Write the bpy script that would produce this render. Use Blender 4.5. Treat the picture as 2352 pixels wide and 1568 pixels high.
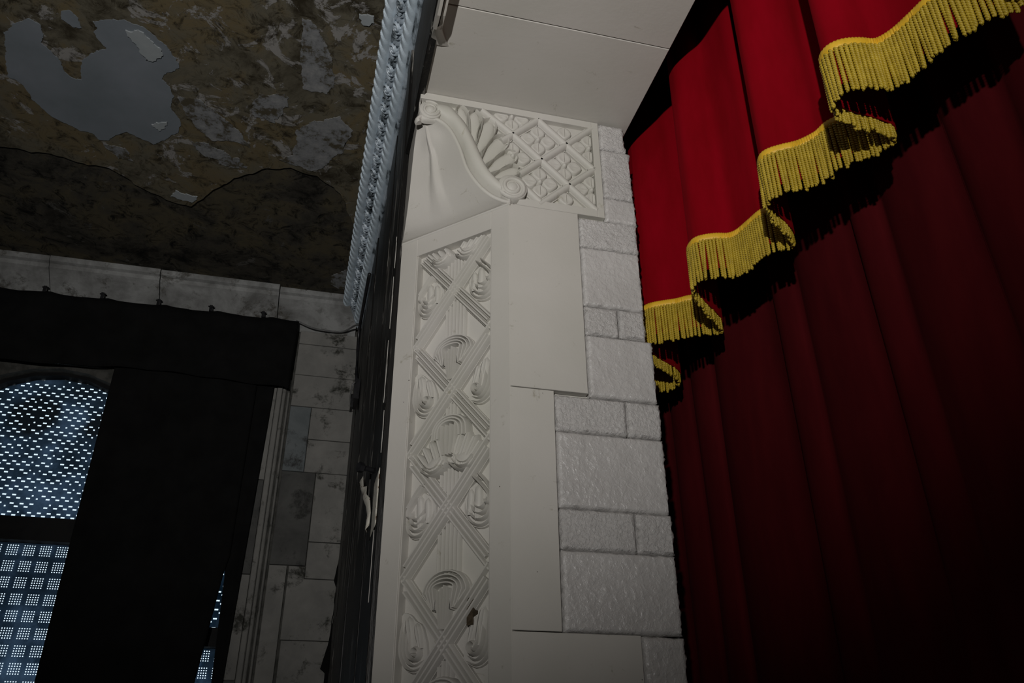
import bpy, bmesh, math, random
from mathutils import Vector, Matrix, noise
random.seed(7)
R2 = math.sqrt(2.0)
PI = math.pi

for o in list(bpy.data.objects):
    bpy.data.objects.remove(o)
scene = bpy.context.scene
col = scene.collection

# ------------------------------------------------------------------ camera
EYE = 1.6
cam_d = bpy.data.cameras.new('camera')
cam = bpy.data.objects.new('camera', cam_d)
col.objects.link(cam)
cam_d.sensor_width = 36.0
cam_d.lens = 1887.47 / 2352 * 36.0
cam_d.clip_start = 0.02
yaw, pit, rol = math.radians(14.4413), math.radians(29.0447), math.radians(-0.4883)
fw = Vector((math.sin(yaw) * math.cos(pit), math.cos(yaw) * math.cos(pit), math.sin(pit)))
rt0 = Vector((math.cos(yaw), -math.sin(yaw), 0))
up0 = rt0.cross(fw)
rt = rt0 * math.cos(rol) + up0 * math.sin(rol)
up = up0 * math.cos(rol) - rt0 * math.sin(rol)
cam.matrix_world = Matrix(((rt.x, up.x, -fw.x, 0), (rt.y, up.y, -fw.y, 0), (rt.z, up.z, -fw.z, EYE), (0, 0, 0, 1)))
scene.camera = cam

# ------------------------------------------------------------------ world, light, exposure
world = bpy.data.worlds.new('daylight')
scene.world = world
world.use_nodes = True
bg = world.node_tree.nodes['Background']
bg.inputs[0].default_value = (0.72, 0.88, 1.0, 1)
bg.inputs[1].default_value = 1.1

def spot(name, loc, target, power, angle, blend, radius, colr):
    d = bpy.data.lights.new(name, 'SPOT')
    d.energy = power
    d.spot_size = math.radians(angle)
    d.spot_blend = blend
    d.shadow_soft_size = radius
    d.color = colr
    o = bpy.data.objects.new(name, d)
    col.objects.link(o)
    o.location = loc
    o.rotation_euler = (Vector(target) - Vector(loc)).to_track_quat('-Z', 'Y').to_euler()
    return o

# the shadows of the soffit drop and of the fringe fall away from a lamp standing in the hall, behind the camera
spot('hall_lamp_offscreen', (-0.66, -1.2, 2.0), (0.02, 2.1, 4.05), 335, 83, 1.0, 0.025, (1.0, 0.975, 0.945))

vs = scene.view_settings
vs.view_transform = 'Standard'
vs.look = 'None'
vs.gamma = 1.0
vs.use_curve_mapping = False
vs.exposure = 0.0

# ------------------------------------------------------------------ materials
def nodes_of(name):
    m = bpy.data.materials.new(name)
    m.use_nodes = True
    nt = m.node_tree
    b = nt.nodes['Principled BSDF']
    return m, nt, b

def tex_noise(nt, scale, detail=4, rough=0.6, vec=None, dist=0.0):
    n = nt.nodes.new('ShaderNodeTexNoise')
    n.inputs['Scale'].default_value = scale
    n.inputs['Detail'].default_value = detail
    n.inputs['Roughness'].default_value = rough
    n.inputs['Distortion'].default_value = dist
    if vec is not None:
        nt.links.new(vec, n.inputs['Vector'])
    return n

def ramp(nt, fac, stops):
    r = nt.nodes.new('ShaderNodeValToRGB')
    e = r.color_ramp.elements
    while len(e) < len(stops):
        e.new(0.5)
    for i, (p, c) in enumerate(stops):
        e[i].position = p
        e[i].color = (c[0], c[1], c[2], 1)
    nt.links.new(fac, r.inputs[0])
    return r

def mixc(nt, fac, a, b):
    m = nt.nodes.new('ShaderNodeMix')
    m.data_type = 'RGBA'
    for sock, v in ((0, fac), (6, a), (7, b)):
        if isinstance(v, (int, float)):
            m.inputs[sock].default_value = v
        elif isinstance(v, tuple):
            m.inputs[sock].default_value = (v[0], v[1], v[2], 1)
        else:
            nt.links.new(v, m.inputs[sock])
    return m.outputs[2]

def world_pos(nt, scale=(1, 1, 1)):
    g = nt.nodes.new('ShaderNodeNewGeometry')
    mp = nt.nodes.new('ShaderNodeMapping')
    mp.inputs['Scale'].default_value = scale
    nt.links.new(g.outputs['Position'], mp.inputs['Vector'])
    return mp.outputs[0]

def bump(nt, b, height, strength, distance):
    n = nt.nodes.new('ShaderNodeBump')
    n.inputs['Strength'].default_value = strength
    n.inputs['Distance'].default_value = distance
    nt.links.new(height, n.inputs['Height'])
    nt.links.new(n.outputs[0], b.inputs['Normal'])
    return n

def mat_basic(name, stops, scale=6, rough=0.6, bs=None, detail=5, stretch=(1, 1, 1), spec=0.4, metallic=0.0, nr=0.6):
    m, nt, b = nodes_of(name)
    v = world_pos(nt, stretch)
    n = tex_noise(nt, scale, detail, nr, v)
    r = ramp(nt, n.outputs[0], stops)
    nt.links.new(r.outputs[0], b.inputs['Base Color'])
    b.inputs['Roughness'].default_value = rough
    b.inputs['Specular IOR Level'].default_value = spec
    b.inputs['Metallic'].default_value = metallic
    if bs:
        n2 = tex_noise(nt, bs[0], 4, 0.6, v)
        bump(nt, b, n2.outputs[0], bs[1], bs[2])
    return m

M = {}

def plaster(name, a, b_, dirt):
    m, nt, b = nodes_of(name)
    v = world_pos(nt)
    n1 = tex_noise(nt, 3.0, 3, 0.5, v)
    base = ramp(nt, n1.outputs[0], [(0.35, a), (0.65, b_)]).outputs[0]
    n2 = tex_noise(nt, 16, 8, 0.75, v, 0.6)
    d = ramp(nt, n2.outputs[0], [(0.30, (1, 1, 1)), (0.38, (0, 0, 0))])
    c = mixc(nt, d.outputs[0], base, dirt)
    sp = tex_noise(nt, 75, 1, 0.4, v)
    spr = ramp(nt, sp.outputs[0], [(0.155, (1, 1, 1)), (0.175, (0, 0, 0))])
    c = mixc(nt, spr.outputs[0], c, (0.05, 0.04, 0.035))
    nt.links.new(c, b.inputs['Base Color'])
    b.inputs['Roughness'].default_value = 0.55
    b.inputs['Specular IOR Level'].default_value = 0.35
    n3 = tex_noise(nt, 60, 5, 0.6, v)
    bump(nt, b, n3.outputs[0], 0.25, 0.002)
    return m

M['plaster'] = plaster('painted_plaster', (0.47, 0.455, 0.415), (0.51, 0.49, 0.455), (0.34, 0.32, 0.27))
M['relief'] = plaster('relief_paint', (0.47, 0.46, 0.41), (0.53, 0.51, 0.48), (0.36, 0.34, 0.27))

def block_mat(name, strength, scale):
    m, nt, b = nodes_of(name)
    v = world_pos(nt)
    n1 = tex_noise(nt, 4.0, 3, 0.5, v)
    nt.links.new(ramp(nt, n1.outputs[0], [(0.35, (0.47, 0.455, 0.44)), (0.65, (0.53, 0.515, 0.50))]).outputs[0], b.inputs['Base Color'])
    b.inputs['Roughness'].default_value = 0.27
    b.inputs['Specular IOR Level'].default_value = 0.6
    n2 = tex_noise(nt, scale, 5, 0.6, v, 0.4)
    r2 = ramp(nt, n2.outputs[0], [(0.42, (0, 0, 0)), (0.76, (1, 1, 1))])
    bump(nt, b, r2.outputs[0], strength, 0.005)
    return m
M['block_smooth'] = block_mat('block_paint_smooth', 0.42, 70)
M['block_rough'] = block_mat('block_paint_rough', 0.6, 110)

M['silver'] = mat_basic('silver_blue_paint', [(0.3, (0.42, 0.50, 0.56)), (0.7, (0.66, 0.76, 0.84))], 9, 0.42, (120, 0.3, 0.002), spec=0.5)
M['silver_dirty'] = mat_basic('silver_relief_paint', [(0.36, (0.03, 0.04, 0.045)), (0.47, (0.40, 0.47, 0.53)), (0.7, (0.62, 0.70, 0.78))], 10, 0.4, (120, 0.3, 0.002), spec=0.5)

def black_wood():
    m, nt, b = nodes_of('scuffed_black_boards')
    v = world_pos(nt, (60, 11, 2.6))
    n = tex_noise(nt, 1.0, 6, 0.72, v)
    r = ramp(nt, n.outputs[0], [(0.0, (0.004, 0.004, 0.004)), (0.56, (0.009, 0.0085, 0.008)), (0.61, (0.12, 0.115, 0.105)), (0.70, (0.40, 0.38, 0.35))])
    nt.links.new(r.outputs[0], b.inputs['Base Color'])
    b.inputs['Roughness'].default_value = 0.42
    b.inputs['Specular IOR Level'].default_value = 0.25
    v2 = world_pos(nt, (80, 80, 8))
    n2 = tex_noise(nt, 1.0, 5, 0.6, v2)
    bump(nt, b, n2.outputs[0], 0.5, 0.004)
    return m
M['black_wood'] = black_wood()
M['black_fascia'] = mat_basic('charcoal_fascia_paint', [(0.4, (0.022, 0.021, 0.020)), (0.7, (0.04, 0.038, 0.035))], 12, 0.55, (40, 0.3, 0.002))
M['black_cloth'] = mat_basic('black_drape_cloth', [(0.3, (0.006, 0.006, 0.006)), (0.7, (0.010, 0.010, 0.010))], 8, 0.95, (300, 0.2, 0.001), spec=0.05)
M['black_metal'] = mat_basic('black_metal', [(0.4, (0.01, 0.01, 0.011)), (0.6, (0.02, 0.02, 0.022))], 20, 0.3, spec=0.5)
M['dark_stage'] = mat_basic('dark_stage_wall', [(0.4, (0.01, 0.01, 0.01)), (0.6, (0.018, 0.016, 0.016))], 3, 0.9, spec=0.1)
M['dark_frame'] = mat_basic('black_window_frame', [(0.4, (0.005, 0.005, 0.006)), (0.6, (0.01, 0.01, 0.01))], 8, 0.7, spec=0.2)
M['paper'] = mat_basic('old_paper', [(0.36, (0.12, 0.06, 0.03)), (0.42, (0.55, 0.53, 0.46)), (0.7, (0.62, 0.60, 0.54))], 60, 0.8, (90, 0.3, 0.001))
M['cable'] = mat_basic('grey_cable_sheath', [(0.4, (0.10, 0.10, 0.10)), (0.6, (0.14, 0.14, 0.14))], 30, 0.35)
M['lath'] = mat_basic('brown_lath', [(0.4, (0.035, 0.025, 0.012)), (0.6, (0.07, 0.05, 0.03))], 90, 0.8)

def ceiling_mat(name, dark, mid, ochre, pale, pale_pos):
    m, nt, b = nodes_of(name)
    v = world_pos(nt)
    n1 = tex_noise(nt, 2.6, 8, 0.68, v, 0.5)
    c = ramp(nt, n1.outputs[0], [(0.34, dark), (0.47, mid), (0.58, ochre), (0.70, mid)]).outputs[0]
    n2 = tex_noise(nt, 5.0, 12, 0.72, v, 1.2)
    f = ramp(nt, n2.outputs[0], [(pale_pos, (0, 0, 0)), (pale_pos + 0.02, (1, 1, 1))]).outputs[0]
    c = mixc(nt, f, c, pale)
    n3 = tex_noise(nt, 13, 10, 0.8, v, 0.8)
    f3 = ramp(nt, n3.outputs[0], [(0.38, (1, 1, 1)), (0.50, (0, 0, 0))]).outputs[0]
    c = mixc(nt, f3, c, dark)
    nt.links.new(c, b.inputs['Base Color'])
    b.inputs['Roughness'].default_value = 0.85
    b.inputs['Specular IOR Level'].default_value = 0.15
    mx = nt.nodes.new('ShaderNodeMath'); mx.operation = 'ADD'
    nt.links.new(n3.outputs[0], mx.inputs[0]); nt.links.new(f, mx.inputs[1])
    bump(nt, b, mx.outputs[0], 0.5, 0.004)
    return m
M['ceil_layer'] = ceiling_mat('stained_ceiling_plaster', (0.030, 0.024, 0.014), (0.120, 0.108, 0.078), (0.135, 0.106, 0.058), (0.26, 0.25, 0.235), 0.555)
M['ceil_base'] = ceiling_mat('bare_mouldy_plaster', (0.006, 0.006, 0.005), (0.055, 0.050, 0.040), (0.085, 0.072, 0.045), (0.10, 0.095, 0.085), 0.62)
M['ceil_paint'] = mat_basic('peeling_blue_grey_paint', [(0.3, (0.150, 0.172, 0.188)), (0.7, (0.195, 0.215, 0.24))], 4, 0.7, (30, 0.25, 0.002), spec=0.2)
M['ceil_worn'] = mat_basic('worn_grey_paint', [(0.42, (0.07, 0.06, 0.04)), (0.50, (0.18, 0.185, 0.19)), (0.7, (0.28, 0.28, 0.275))], 14, 0.75, (40, 0.4, 0.003), detail=9, spec=0.15, nr=0.72)
M['ceil_flake'] = mat_basic('pale_paint_flake', [(0.3, (0.27, 0.30, 0.31)), (0.7, (0.33, 0.35, 0.36))], 8, 0.7, (30, 0.3, 0.002), spec=0.2)

def stone(name, a, b_, st):
    m, nt, b = nodes_of(name)
    v = world_pos(nt)
    n1 = tex_noise(nt, 5, 6, 0.65, v, 0.3)
    c = ramp(nt, n1.outputs[0], [(0.35, a), (0.62, b_)]).outputs[0]
    n2 = tex_noise(nt, 7, 10, 0.74, v, 0.2)
    f = ramp(nt, n2.outputs[0], [(0.36, (1, 1, 1)), (0.46, (0, 0, 0))]).outputs[0]
    c = mixc(nt, f, c, st)
    nt.links.new(c, b.inputs['Base Color'])
    b.inputs['Roughness'].default_value = 0.8
    n3 = tex_noise(nt, 40, 6, 0.6, v)
    bump(nt, b, n3.outputs[0], 0.4, 0.004)
    return m
M['stone'] = stone('grey_wall_stone', (0.16, 0.158, 0.148), (0.22, 0.215, 0.20), (0.02, 0.02, 0.014))
M['stone_blue'] = stone('blue_grey_wall_stone', (0.10, 0.115, 0.12), (0.15, 0.165, 0.17), (0.03, 0.03, 0.03))
M['stone_dark'] = stone('damp_dark_wall_stone', (0.045, 0.045, 0.043), (0.085, 0.085, 0.08), (0.02, 0.02, 0.018))
M['mortar'] = mat_basic('dark_mortar', [(0.4, (0.04, 0.04, 0.035)), (0.6, (0.075, 0.073, 0.066))], 20, 0.9, (60, 0.5, 0.004))
M['cornice_stone'] = stone('pale_cornice_plaster', (0.13, 0.13, 0.125), (0.30, 0.305, 0.30), (0.07, 0.065, 0.055))

def velvet(name, c0, c1, sheen):
    m, nt, b = nodes_of(name)
    v = world_pos(nt, (1, 1, 0.25))
    n = tex_noise(nt, 14, 4, 0.6, v)
    nt.links.new(ramp(nt, n.outputs[0], [(0.3, c0), (0.7, c1)]).outputs[0], b.inputs['Base Color'])
    b.inputs['Roughness'].default_value = 0.95
    b.inputs['Specular IOR Level'].default_value = 0.05
    b.inputs['Sheen Weight'].default_value = sheen
    b.inputs['Sheen Roughness'].default_value = 0.4
    b.inputs['Sheen Tint'].default_value = (c1[0], c1[1], c1[2], 1)
    n2 = tex_noise(nt, 500, 2, 0.5, world_pos(nt))
    bump(nt, b, n2.outputs[0], 0.15, 0.0006)
    return m
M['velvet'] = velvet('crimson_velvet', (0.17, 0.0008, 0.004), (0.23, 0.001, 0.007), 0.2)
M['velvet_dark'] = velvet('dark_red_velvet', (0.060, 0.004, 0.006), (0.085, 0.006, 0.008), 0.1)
M['gold'] = mat_basic('gold_bullion_thread', [(0.3, (0.34, 0.235, 0.014)), (0.7, (0.50, 0.36, 0.028))], 40, 0.5, (400, 0.3, 0.001), spec=0.5)
M['gold_braid'] = mat_basic('gold_braid_thread', [(0.3, (0.62, 0.37, 0.02)), (0.7, (0.78, 0.47, 0.03))], 40, 0.5, spec=0.4)
M['floor'] = mat_basic('dark_floor_boards', [(0.4, (0.03, 0.025, 0.02)), (0.6, (0.05, 0.042, 0.034))], 5, 0.6)
M['wall_dull'] = mat_basic('dull_hall_wall', [(0.4, (0.06, 0.058, 0.054)), (0.6, (0.09, 0.088, 0.08))], 2, 0.9)

def sheet_mat():
    m, nt, b = nodes_of('backlit_perforated_sheet')
    out = nt.nodes['Material Output']
    v = world_pos(nt)
    n = tex_noise(nt, 5, 5, 0.6, v)
    c = ramp(nt, n.outputs[0], [(0.36, (0.002, 0.005, 0.008)), (0.52, (0.008, 0.015, 0.024)), (0.72, (0.035, 0.055, 0.085))]).outputs[0]
    # two round blotches, darker in the sheet's colour
    for (x, z, r) in ((-1.462, 3.40, 0.125), (-1.13, 3.37, 0.09)):
        s = nt.nodes.new('ShaderNodeSeparateXYZ')
        nt.links.new(nt.nodes.new('ShaderNodeNewGeometry').outputs['Position'], s.inputs[0])
        cb = nt.nodes.new('ShaderNodeCombineXYZ')
        nt.links.new(s.outputs[0], cb.inputs[0]); nt.links.new(s.outputs[2], cb.inputs[2])
        ds = nt.nodes.new('ShaderNodeVectorMath'); ds.operation = 'DISTANCE'
        nt.links.new(cb.outputs[0], ds.inputs[0]); ds.inputs[1].default_value = (x, 0, z)
        n4 = tex_noise(nt, 14, 4, 0.6, v)
        ad = nt.nodes.new('ShaderNodeMath'); ad.operation = 'MULTIPLY_ADD'
        nt.links.new(n4.outputs[0], ad.inputs[0]); ad.inputs[1].default_value = 0.10
        nt.links.new(ds.outputs['Value'], ad.inputs[2])
        f = ramp(nt, ad.outputs[0], [(r + 0.02, (1, 1, 1)), (r + 0.07, (0, 0, 0))]).outputs[0]
        c = mixc(nt, f, c, (0.001, 0.002, 0.003))
    tr = nt.nodes.new('ShaderNodeBsdfTranslucent')
    nt.links.new(c, tr.inputs[0])
    df = nt.nodes.new('ShaderNodeBsdfDiffuse'); df.inputs[0].default_value = (0.02, 0.025, 0.03, 1)
    ad = nt.nodes.new('ShaderNodeAddShader')
    nt.links.new(tr.outputs[0], ad.inputs[0]); nt.links.new(df.outputs[0], ad.inputs[1])
    nt.links.new(ad.outputs[0], out.inputs[0])
    return m
M['sheet'] = sheet_mat()

# ------------------------------------------------------------------ helpers
def tag(o, label, cat, group=None, kind=None):
    o['label'] = label
    o['category'] = cat
    if group: o['group'] = group
    if kind: o['kind'] = kind
    return o

def empty(name, loc=(0, 0, 0)):
    o = bpy.data.objects.new(name, None)
    o.empty_display_size = 0.05
    col.objects.link(o)
    o.location = loc
    return o

def link_mesh(name, me, parent=None, loc=None):
    o = bpy.data.objects.new(name, me)
    col.objects.link(o)
    if parent is not None:
        o.parent = parent
        pm = parent
        off = Vector((0, 0, 0))
        while pm is not None:
            off += pm.location
            pm = pm.parent
        o.location = (Vector(loc) if loc else Vector((0, 0, 0))) - off
    elif loc:
        o.location = loc
    return o

def build(name, verts, faces, mat, parent=None, smooth=False, auto=None):
    """mesh in world coordinates, linked under parent (parents are unrotated)"""
    me = bpy.data.meshes.new(name)
    me.from_pydata([tuple(v) for v in verts], [], faces)
    bm = bmesh.new(); bm.from_mesh(me)
    bmesh.ops.recalc_face_normals(bm, faces=bm.faces)
    bm.to_mesh(me); bm.free()
    me.materials.append(M[mat])
    if smooth:
        for p in me.polygons: p.use_smooth = True
        if auto is not None:
            me.set_sharp_from_angle(angle=math.radians(auto))
    me.update()
    return link_mesh(name, me, parent)

class MB:
    def __init__(s): s.v = []; s.f = []
    def add(s, v, f):
        n = len(s.v); s.v += [tuple(p) for p in v]; s.f += [tuple(i + n for i in q) for q in f]; return s
    def box(s, x0, x1, y0, y1, z0, z1):
        v = [(x, y, z) for x in (x0, x1) for y in (y0, y1) for z in (z0, z1)]
        return s.add(v, [(0, 1, 3, 2), (4, 6, 7, 5), (0, 4, 5, 1), (2, 3, 7, 6), (0, 2, 6, 4), (1, 5, 7, 3)])
    def done(s, name, mat, parent=None, smooth=False, auto=None):
        return build(name, s.v, s.f, mat, parent, smooth, auto)

def offset_poly(p, d):
    n = len(p); out = []
    area = sum(p[i][0] * p[(i + 1) % n][1] - p[(i + 1) % n][0] * p[i][1] for i in range(n))
    sg = 1 if area > 0 else -1
    for i in range(n):
        a, b, c = Vector(p[i - 1]), Vector(p[i]), Vector(p[(i + 1) % n])
        e1 = (b - a).normalized(); e2 = (c - b).normalized()
        n1 = Vector((-e1.y, e1.x)) * sg; n2 = Vector((-e2.y, e2.x)) * sg
        m = n1 + n2
        k = m.length
        m = m / k if k > 1e-4 else n1
        q = max(0.5, m.dot(n1))
        out.append(tuple(b + m * (d / q)))
    return out

def prism(mb, poly, mp, d0, d1, bev=0.0):
    """poly (u,v) extruded from depth d0 to d1 through the map mp(u,v,d)"""
    n = len(poly)
    rings = [[mp(u, v, d0) for u, v in poly]]
    if bev > 0:
        rings.append([mp(u, v, d1 - bev) for u, v in poly])
        rings.append([mp(u, v, d1) for u, v in offset_poly(poly, bev)])
    else:
        rings.append([mp(u, v, d1) for u, v in poly])
    v = [p for r in rings for p in r]
    f = []
    for k in range(len(rings) - 1):
        for i in range(n):
            j = (i + 1) % n
            f.append((k * n + i, k * n + j, (k + 1) * n + j, (k + 1) * n + i))
    f.append(tuple(range(n - 1, -1, -1)))
    f.append(tuple((len(rings) - 1) * n + i for i in range(n)))
    mb.add(v, f)
    return mb

def rect(u0, u1, v0, v1): return [(u0, v0), (u1, v0), (u1, v1), (u0, v1)]

def smooth_line(pts, n):
    """Catmull-Rom resample"""
    P = [Vector(p) for p in pts]
    P = [P[0] * 2 - P[1]] + P + [P[-1] * 2 - P[-2]]
    out = []
    for i in range(1, len(P) - 2):
        for k in range(n):
            t = k / n
            a, b, c, d = P[i - 1], P[i], P[i + 1], P[i + 2]
            out.append(0.5 * ((2 * b) + (c - a) * t + (2 * a - 5 * b + 4 * c - d) * t * t + (3 * b - a - 3 * c + d) * t ** 3))
    out.append(P[-2].copy())
    return out

def ridge(mb, pts, r, mp, base, h=None, k=5, taper=False):
    """half-round moulding swept along a (u,v) line"""
    if h is None: h = r
    P = [Vector(p) for p in pts]
    n = len(P)
    v = []
    for i, p in enumerate(P):
        t = (P[min(i + 1, n - 1)] - P[max(i - 1, 0)])
        if t.length < 1e-9: t = Vector((1, 0))
        t.normalize()
        nn = Vector((-t.y, t.x))
        w = r
        hh = h
        if taper:
            s = math.sin(PI * (0.06 + 0.88 * i / (n - 1))) ** 0.5
            w = r * s; hh = h * s
        for j in range(k):
            a = PI * j / (k - 1)
            q = p + nn * (w * math.cos(a))
            v.append(mp(q.x, q.y, base + hh * math.sin(a)))
    f = []
    for i in range(n - 1):
        for j in range(k - 1):
            f.append((i * k + j, i * k + j + 1, (i + 1) * k + j + 1, (i + 1) * k + j))
        f.append((i * k + k - 1, i * k, (i + 1) * k, (i + 1) * k + k - 1))
    f.append(tuple(range(k)))
    f.append(tuple((n - 1) * k + j for j in range(k - 1, -1, -1)))
    mb.add(v, f)
    return mb

def leaf_dome(mb, b, t, w, mp, base, h, nt=9, na=7, groove=0.25, root=0.35):
    """a rounded lobe from point b to tip t"""
    b = Vector(b); t = Vector(t); ax = t - b; pe = Vector((-ax.y, ax.x)).normalized()
    v = []
    for i in range(nt):
        s = i / (nt - 1)
        if s > 0.6: ww = w * math.sqrt(max(0.0, 1 - ((s - 0.6) / 0.4) ** 2)) + 1e-4
        else: ww = w * (root + (1 - root) * math.sin(s / 0.6 * PI / 2))
        for j in range(na):
            a = -1 + 2 * j / (na - 1)
            p = b + ax * s + pe * (a * ww)
            d = math.sqrt(max(0, 1 - a * a)) * (1 - groove * math.exp(-(a / 0.25) ** 2))
            e = min(1.0, (1 - s) / 0.12) if s > 0.88 else 1.0
            v.append(mp(p.x, p.y, base + h * d * (0.4 + 0.6 * e)))
    f = []
    for i in range(nt - 1):
        for j in range(na - 1):
            q = i * na + j
            f.append((q, q + 1, q + na + 1, q + na))
    lo = len(v)
    v2 = []
    for i in range(nt):
        s = i / (nt - 1)
        for j in (0, na - 1):
            pass
    mb.add(v, f)
    return mb

def ell_dome(mb, c, ru, rv, mp, base, h, rot=0.0, n=16, rings=4):
    v = [mp(c[0], c[1], base + h)]
    cr, sr = math.cos(rot), math.sin(rot)
    for k in range(1, rings + 1):
        q = k / rings
        for i in range(n):
            a = 2 * PI * i / n
            x, y = ru * q * math.cos(a), rv * q * math.sin(a)
            v.append(mp(c[0] + x * cr - y * sr, c[1] + x * sr + y * cr, base + h * math.sqrt(max(0, 1 - q * q))))
    f = [(0, 1 + i, 1 + (i + 1) % n) for i in range(n)]
    for k in range(rings - 1):
        for i in range(n):
            a = 1 + k * n + i; b = 1 + k * n + (i + 1) % n
            f.append((a, a + n, b + n, b))
    mb.add(v, f)
    return mb

def tube(mb, pts, r, k=8):
    P = [Vector(p) for p in pts]
    n = len(P); v = []
    for i, p in enumerate(P):
        t = (P[min(i + 1, n - 1)] - P[max(i - 1, 0)]).normalized()
        ref = Vector((0, 0, 1)) if abs(t.z) < 0.9 else Vector((1, 0, 0))
        a = t.cross(ref).normalized(); b = t.cross(a)
        for j in range(k):
            g = 2 * PI * j / k
            v.append(p + a * (r * math.cos(g)) + b * (r * math.sin(g)))
    f = []
    for i in range(n - 1):
        for j in range(k):
            f.append((i * k + j, i * k + (j + 1) % k, (i + 1) * k + (j + 1) % k, (i + 1) * k + j))
    f.append(tuple(range(k - 1, -1, -1))); f.append(tuple((n - 1) * k + j for j in range(k)))
    mb.add(v, f)
    return mb

# ------------------------------------------------------------------ main dimensions (metres)
YP = 1.875           # face of the pier that looks at the camera
XF, XB = 0.196, 0.885    # front and back plane of the proscenium
ZS = EYE + 1.933     # soffit
CH = 0.281           # chamfer leg
XC = XF + CH         # chamfer arris
ZC = EYE + 2.6       # hall ceiling
YW = 4.4             # window wall
ZT = ZS - 0.39       # springing of the corbel = 3.143
ZT = 3.144

def RV(u, v, d): return (u, YP - d, v)                      # on the reveal
def CF(s, v, d): return (XC - (s + d) / R2, YP + (s - d) / R2, v)   # on the chamfer
def FX(y, z, d): return (XF - d, y, z)                      # on the black front
def WF(x, z, d): return (x, YW - d, z)                      # on the window wall
def CE(x, y, d): return (x, y, ZC - d)                      # hangs from the ceiling

# ------------------------------------------------------------------ shell of the place
def struct(name, mb, mat, label, cat, parent=None):
    o = mb.done(name, mat, parent)
    if parent is None: tag(o, label, cat, kind='structure')
    return o

struct('floor', MB().box(-4.2, 3.2, -3.2, 4.7, -0.1, 0.0), 'floor', 'dark boarded floor of the hall and stage', 'floor')
struct('wall_left', MB().box(-4.3, -4.2, -3.2, 4.7, 0, 5.2), 'wall_dull', 'dull grey hall wall opposite the stage opening', 'wall')
struct('wall_near', MB().box(-4.2, 3.2, -3.3, -3.2, 0, 5.2), 'wall_dull', 'dull grey hall wall facing the window wall', 'wall')
struct('wall_stage', MB().box(3.2, 3.3, -3.2, 4.7, 0, 5.2), 'dark_stage', 'black rear wall of the stage behind the curtain', 'wall')
struct('wall_wing', MB().box(XB, 3.2, 4.6, 4.7, 0, 5.2), 'dark_stage', 'black side wall of the stage wing', 'wall')
struct('ceiling_stage', MB().box(XB, 3.2, -3.2, 4.7, 5.1, 5.2), 'dark_stage', 'black stage ceiling above the curtains', 'ceiling')

# ---- ceiling of the hall: bare plaster, a thick stained layer and peeling paint on it
ceiling = MB().box(-4.2, XF + 0.3, -3.2, 4.7, ZC + 0.012, ZC + 0.2).done('ceiling', 'ceil_base')
tag(ceiling, 'stained hall ceiling with peeling plaster and paint', 'ceiling', kind='structure')

def jag(poly, amp, step, seed):
    out = []
    n = len(poly)
    for i in range(n):
        a, b = Vector(poly[i]), Vector(poly[(i + 1) % n])
        L = (b - a).length
        m = max(1, int(L / step))
        for k in range(m):
            p = a.lerp(b, k / m)
            q = noise.noise_vector(Vector((p.x * 22 + seed, p.y * 22, seed)))
            q2 = noise.noise_vector(Vector((p.x * 70 + seed, p.y * 70, seed)))
            q3 = noise.noise_vector(Vector((p.x * 190 + seed, p.y * 190, seed)))
            out.append((p.x + amp * (q.x + 0.6 * q2.x) + 0.0035 * q3.x, p.y + amp * (q.y + 0.6 * q2.y) + 0.0035 * q3.y))
    return out

EDGE = [(-1.747, 3.327), (-1.469, 3.304), (-1.303, 3.309), (-1.196, 3.341), (-1.089, 3.351), (-1.022, 3.396), (-0.957, 3.468), (-0.85, 3.533), (-0.734, 3.559), (-0.673, 3.477), (-0.605, 3.382), (-0.484, 3.252), (-0.369, 3.175), (-0.255, 3.147), (-0.138, 3.18), (-0.056, 3.236), (-0.003, 3.314), (0.03, 3.429), (0.071, 3.519), (0.221, 3.556)]
edge = jag(EDGE, 0.012, 0.025, 1.0)[:-1]
edge = [e for e in edge if e[0] <= 0.2201]
k0 = [i for i, e in enumerate(edge) if e[0] > 0.15]
edge = edge[:k0[0] + 1] if k0 else edge
lay = [(-4.0, -3.0), (-4.0, 3.33)] + edge + [(0.22, 3.55), (0.22, -3.0)]
prism(MB(), lay, CE, -0.014, 0.0, 0.0).done('plaster_layer', 'ceil_layer', ceiling)
BIG = [(-1.244, 2.514), (-1.201, 2.527), (-1.2, 2.575), (-1.214, 2.628), (-1.184, 2.672), (-1.163, 2.719), (-1.155, 2.771), (-1.134, 2.793), (-1.096, 2.793), (-1.099, 2.739), (-1.074, 2.671), (-1.029, 2.625), (-0.975, 2.595), (-0.995, 2.566), (-1.011, 2.52), (-0.99, 2.499), (-1.006, 2.471), (-0.964, 2.453), (-0.891, 2.433), (-0.827, 2.451), (-0.783, 2.48), (-0.751, 2.522), (-0.718, 2.575), (-0.702, 2.632), (-0.759, 2.664), (-0.783, 2.707), (-0.76, 2.739), (-0.746, 2.792), (-0.767, 2.866), (-0.744, 2.911), (-0.728, 2.959), (-0.747, 3.017), (-0.802, 3.074), (-0.864, 3.122), (-0.91, 3.1), (-0.969, 3.071), (-0.999, 3.089), (-1.057, 3.147), (-1.092, 3.15), (-1.114, 3.118), (-1.167, 3.109), (-1.227, 3.071), (-1.274, 3.041), (-1.314, 2.98), (-1.331, 2.917), (-1.351, 2.865), (-1.39, 2.847), (-1.377, 2.772), (-1.343, 2.61), (-1.299, 2.551)]
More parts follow.
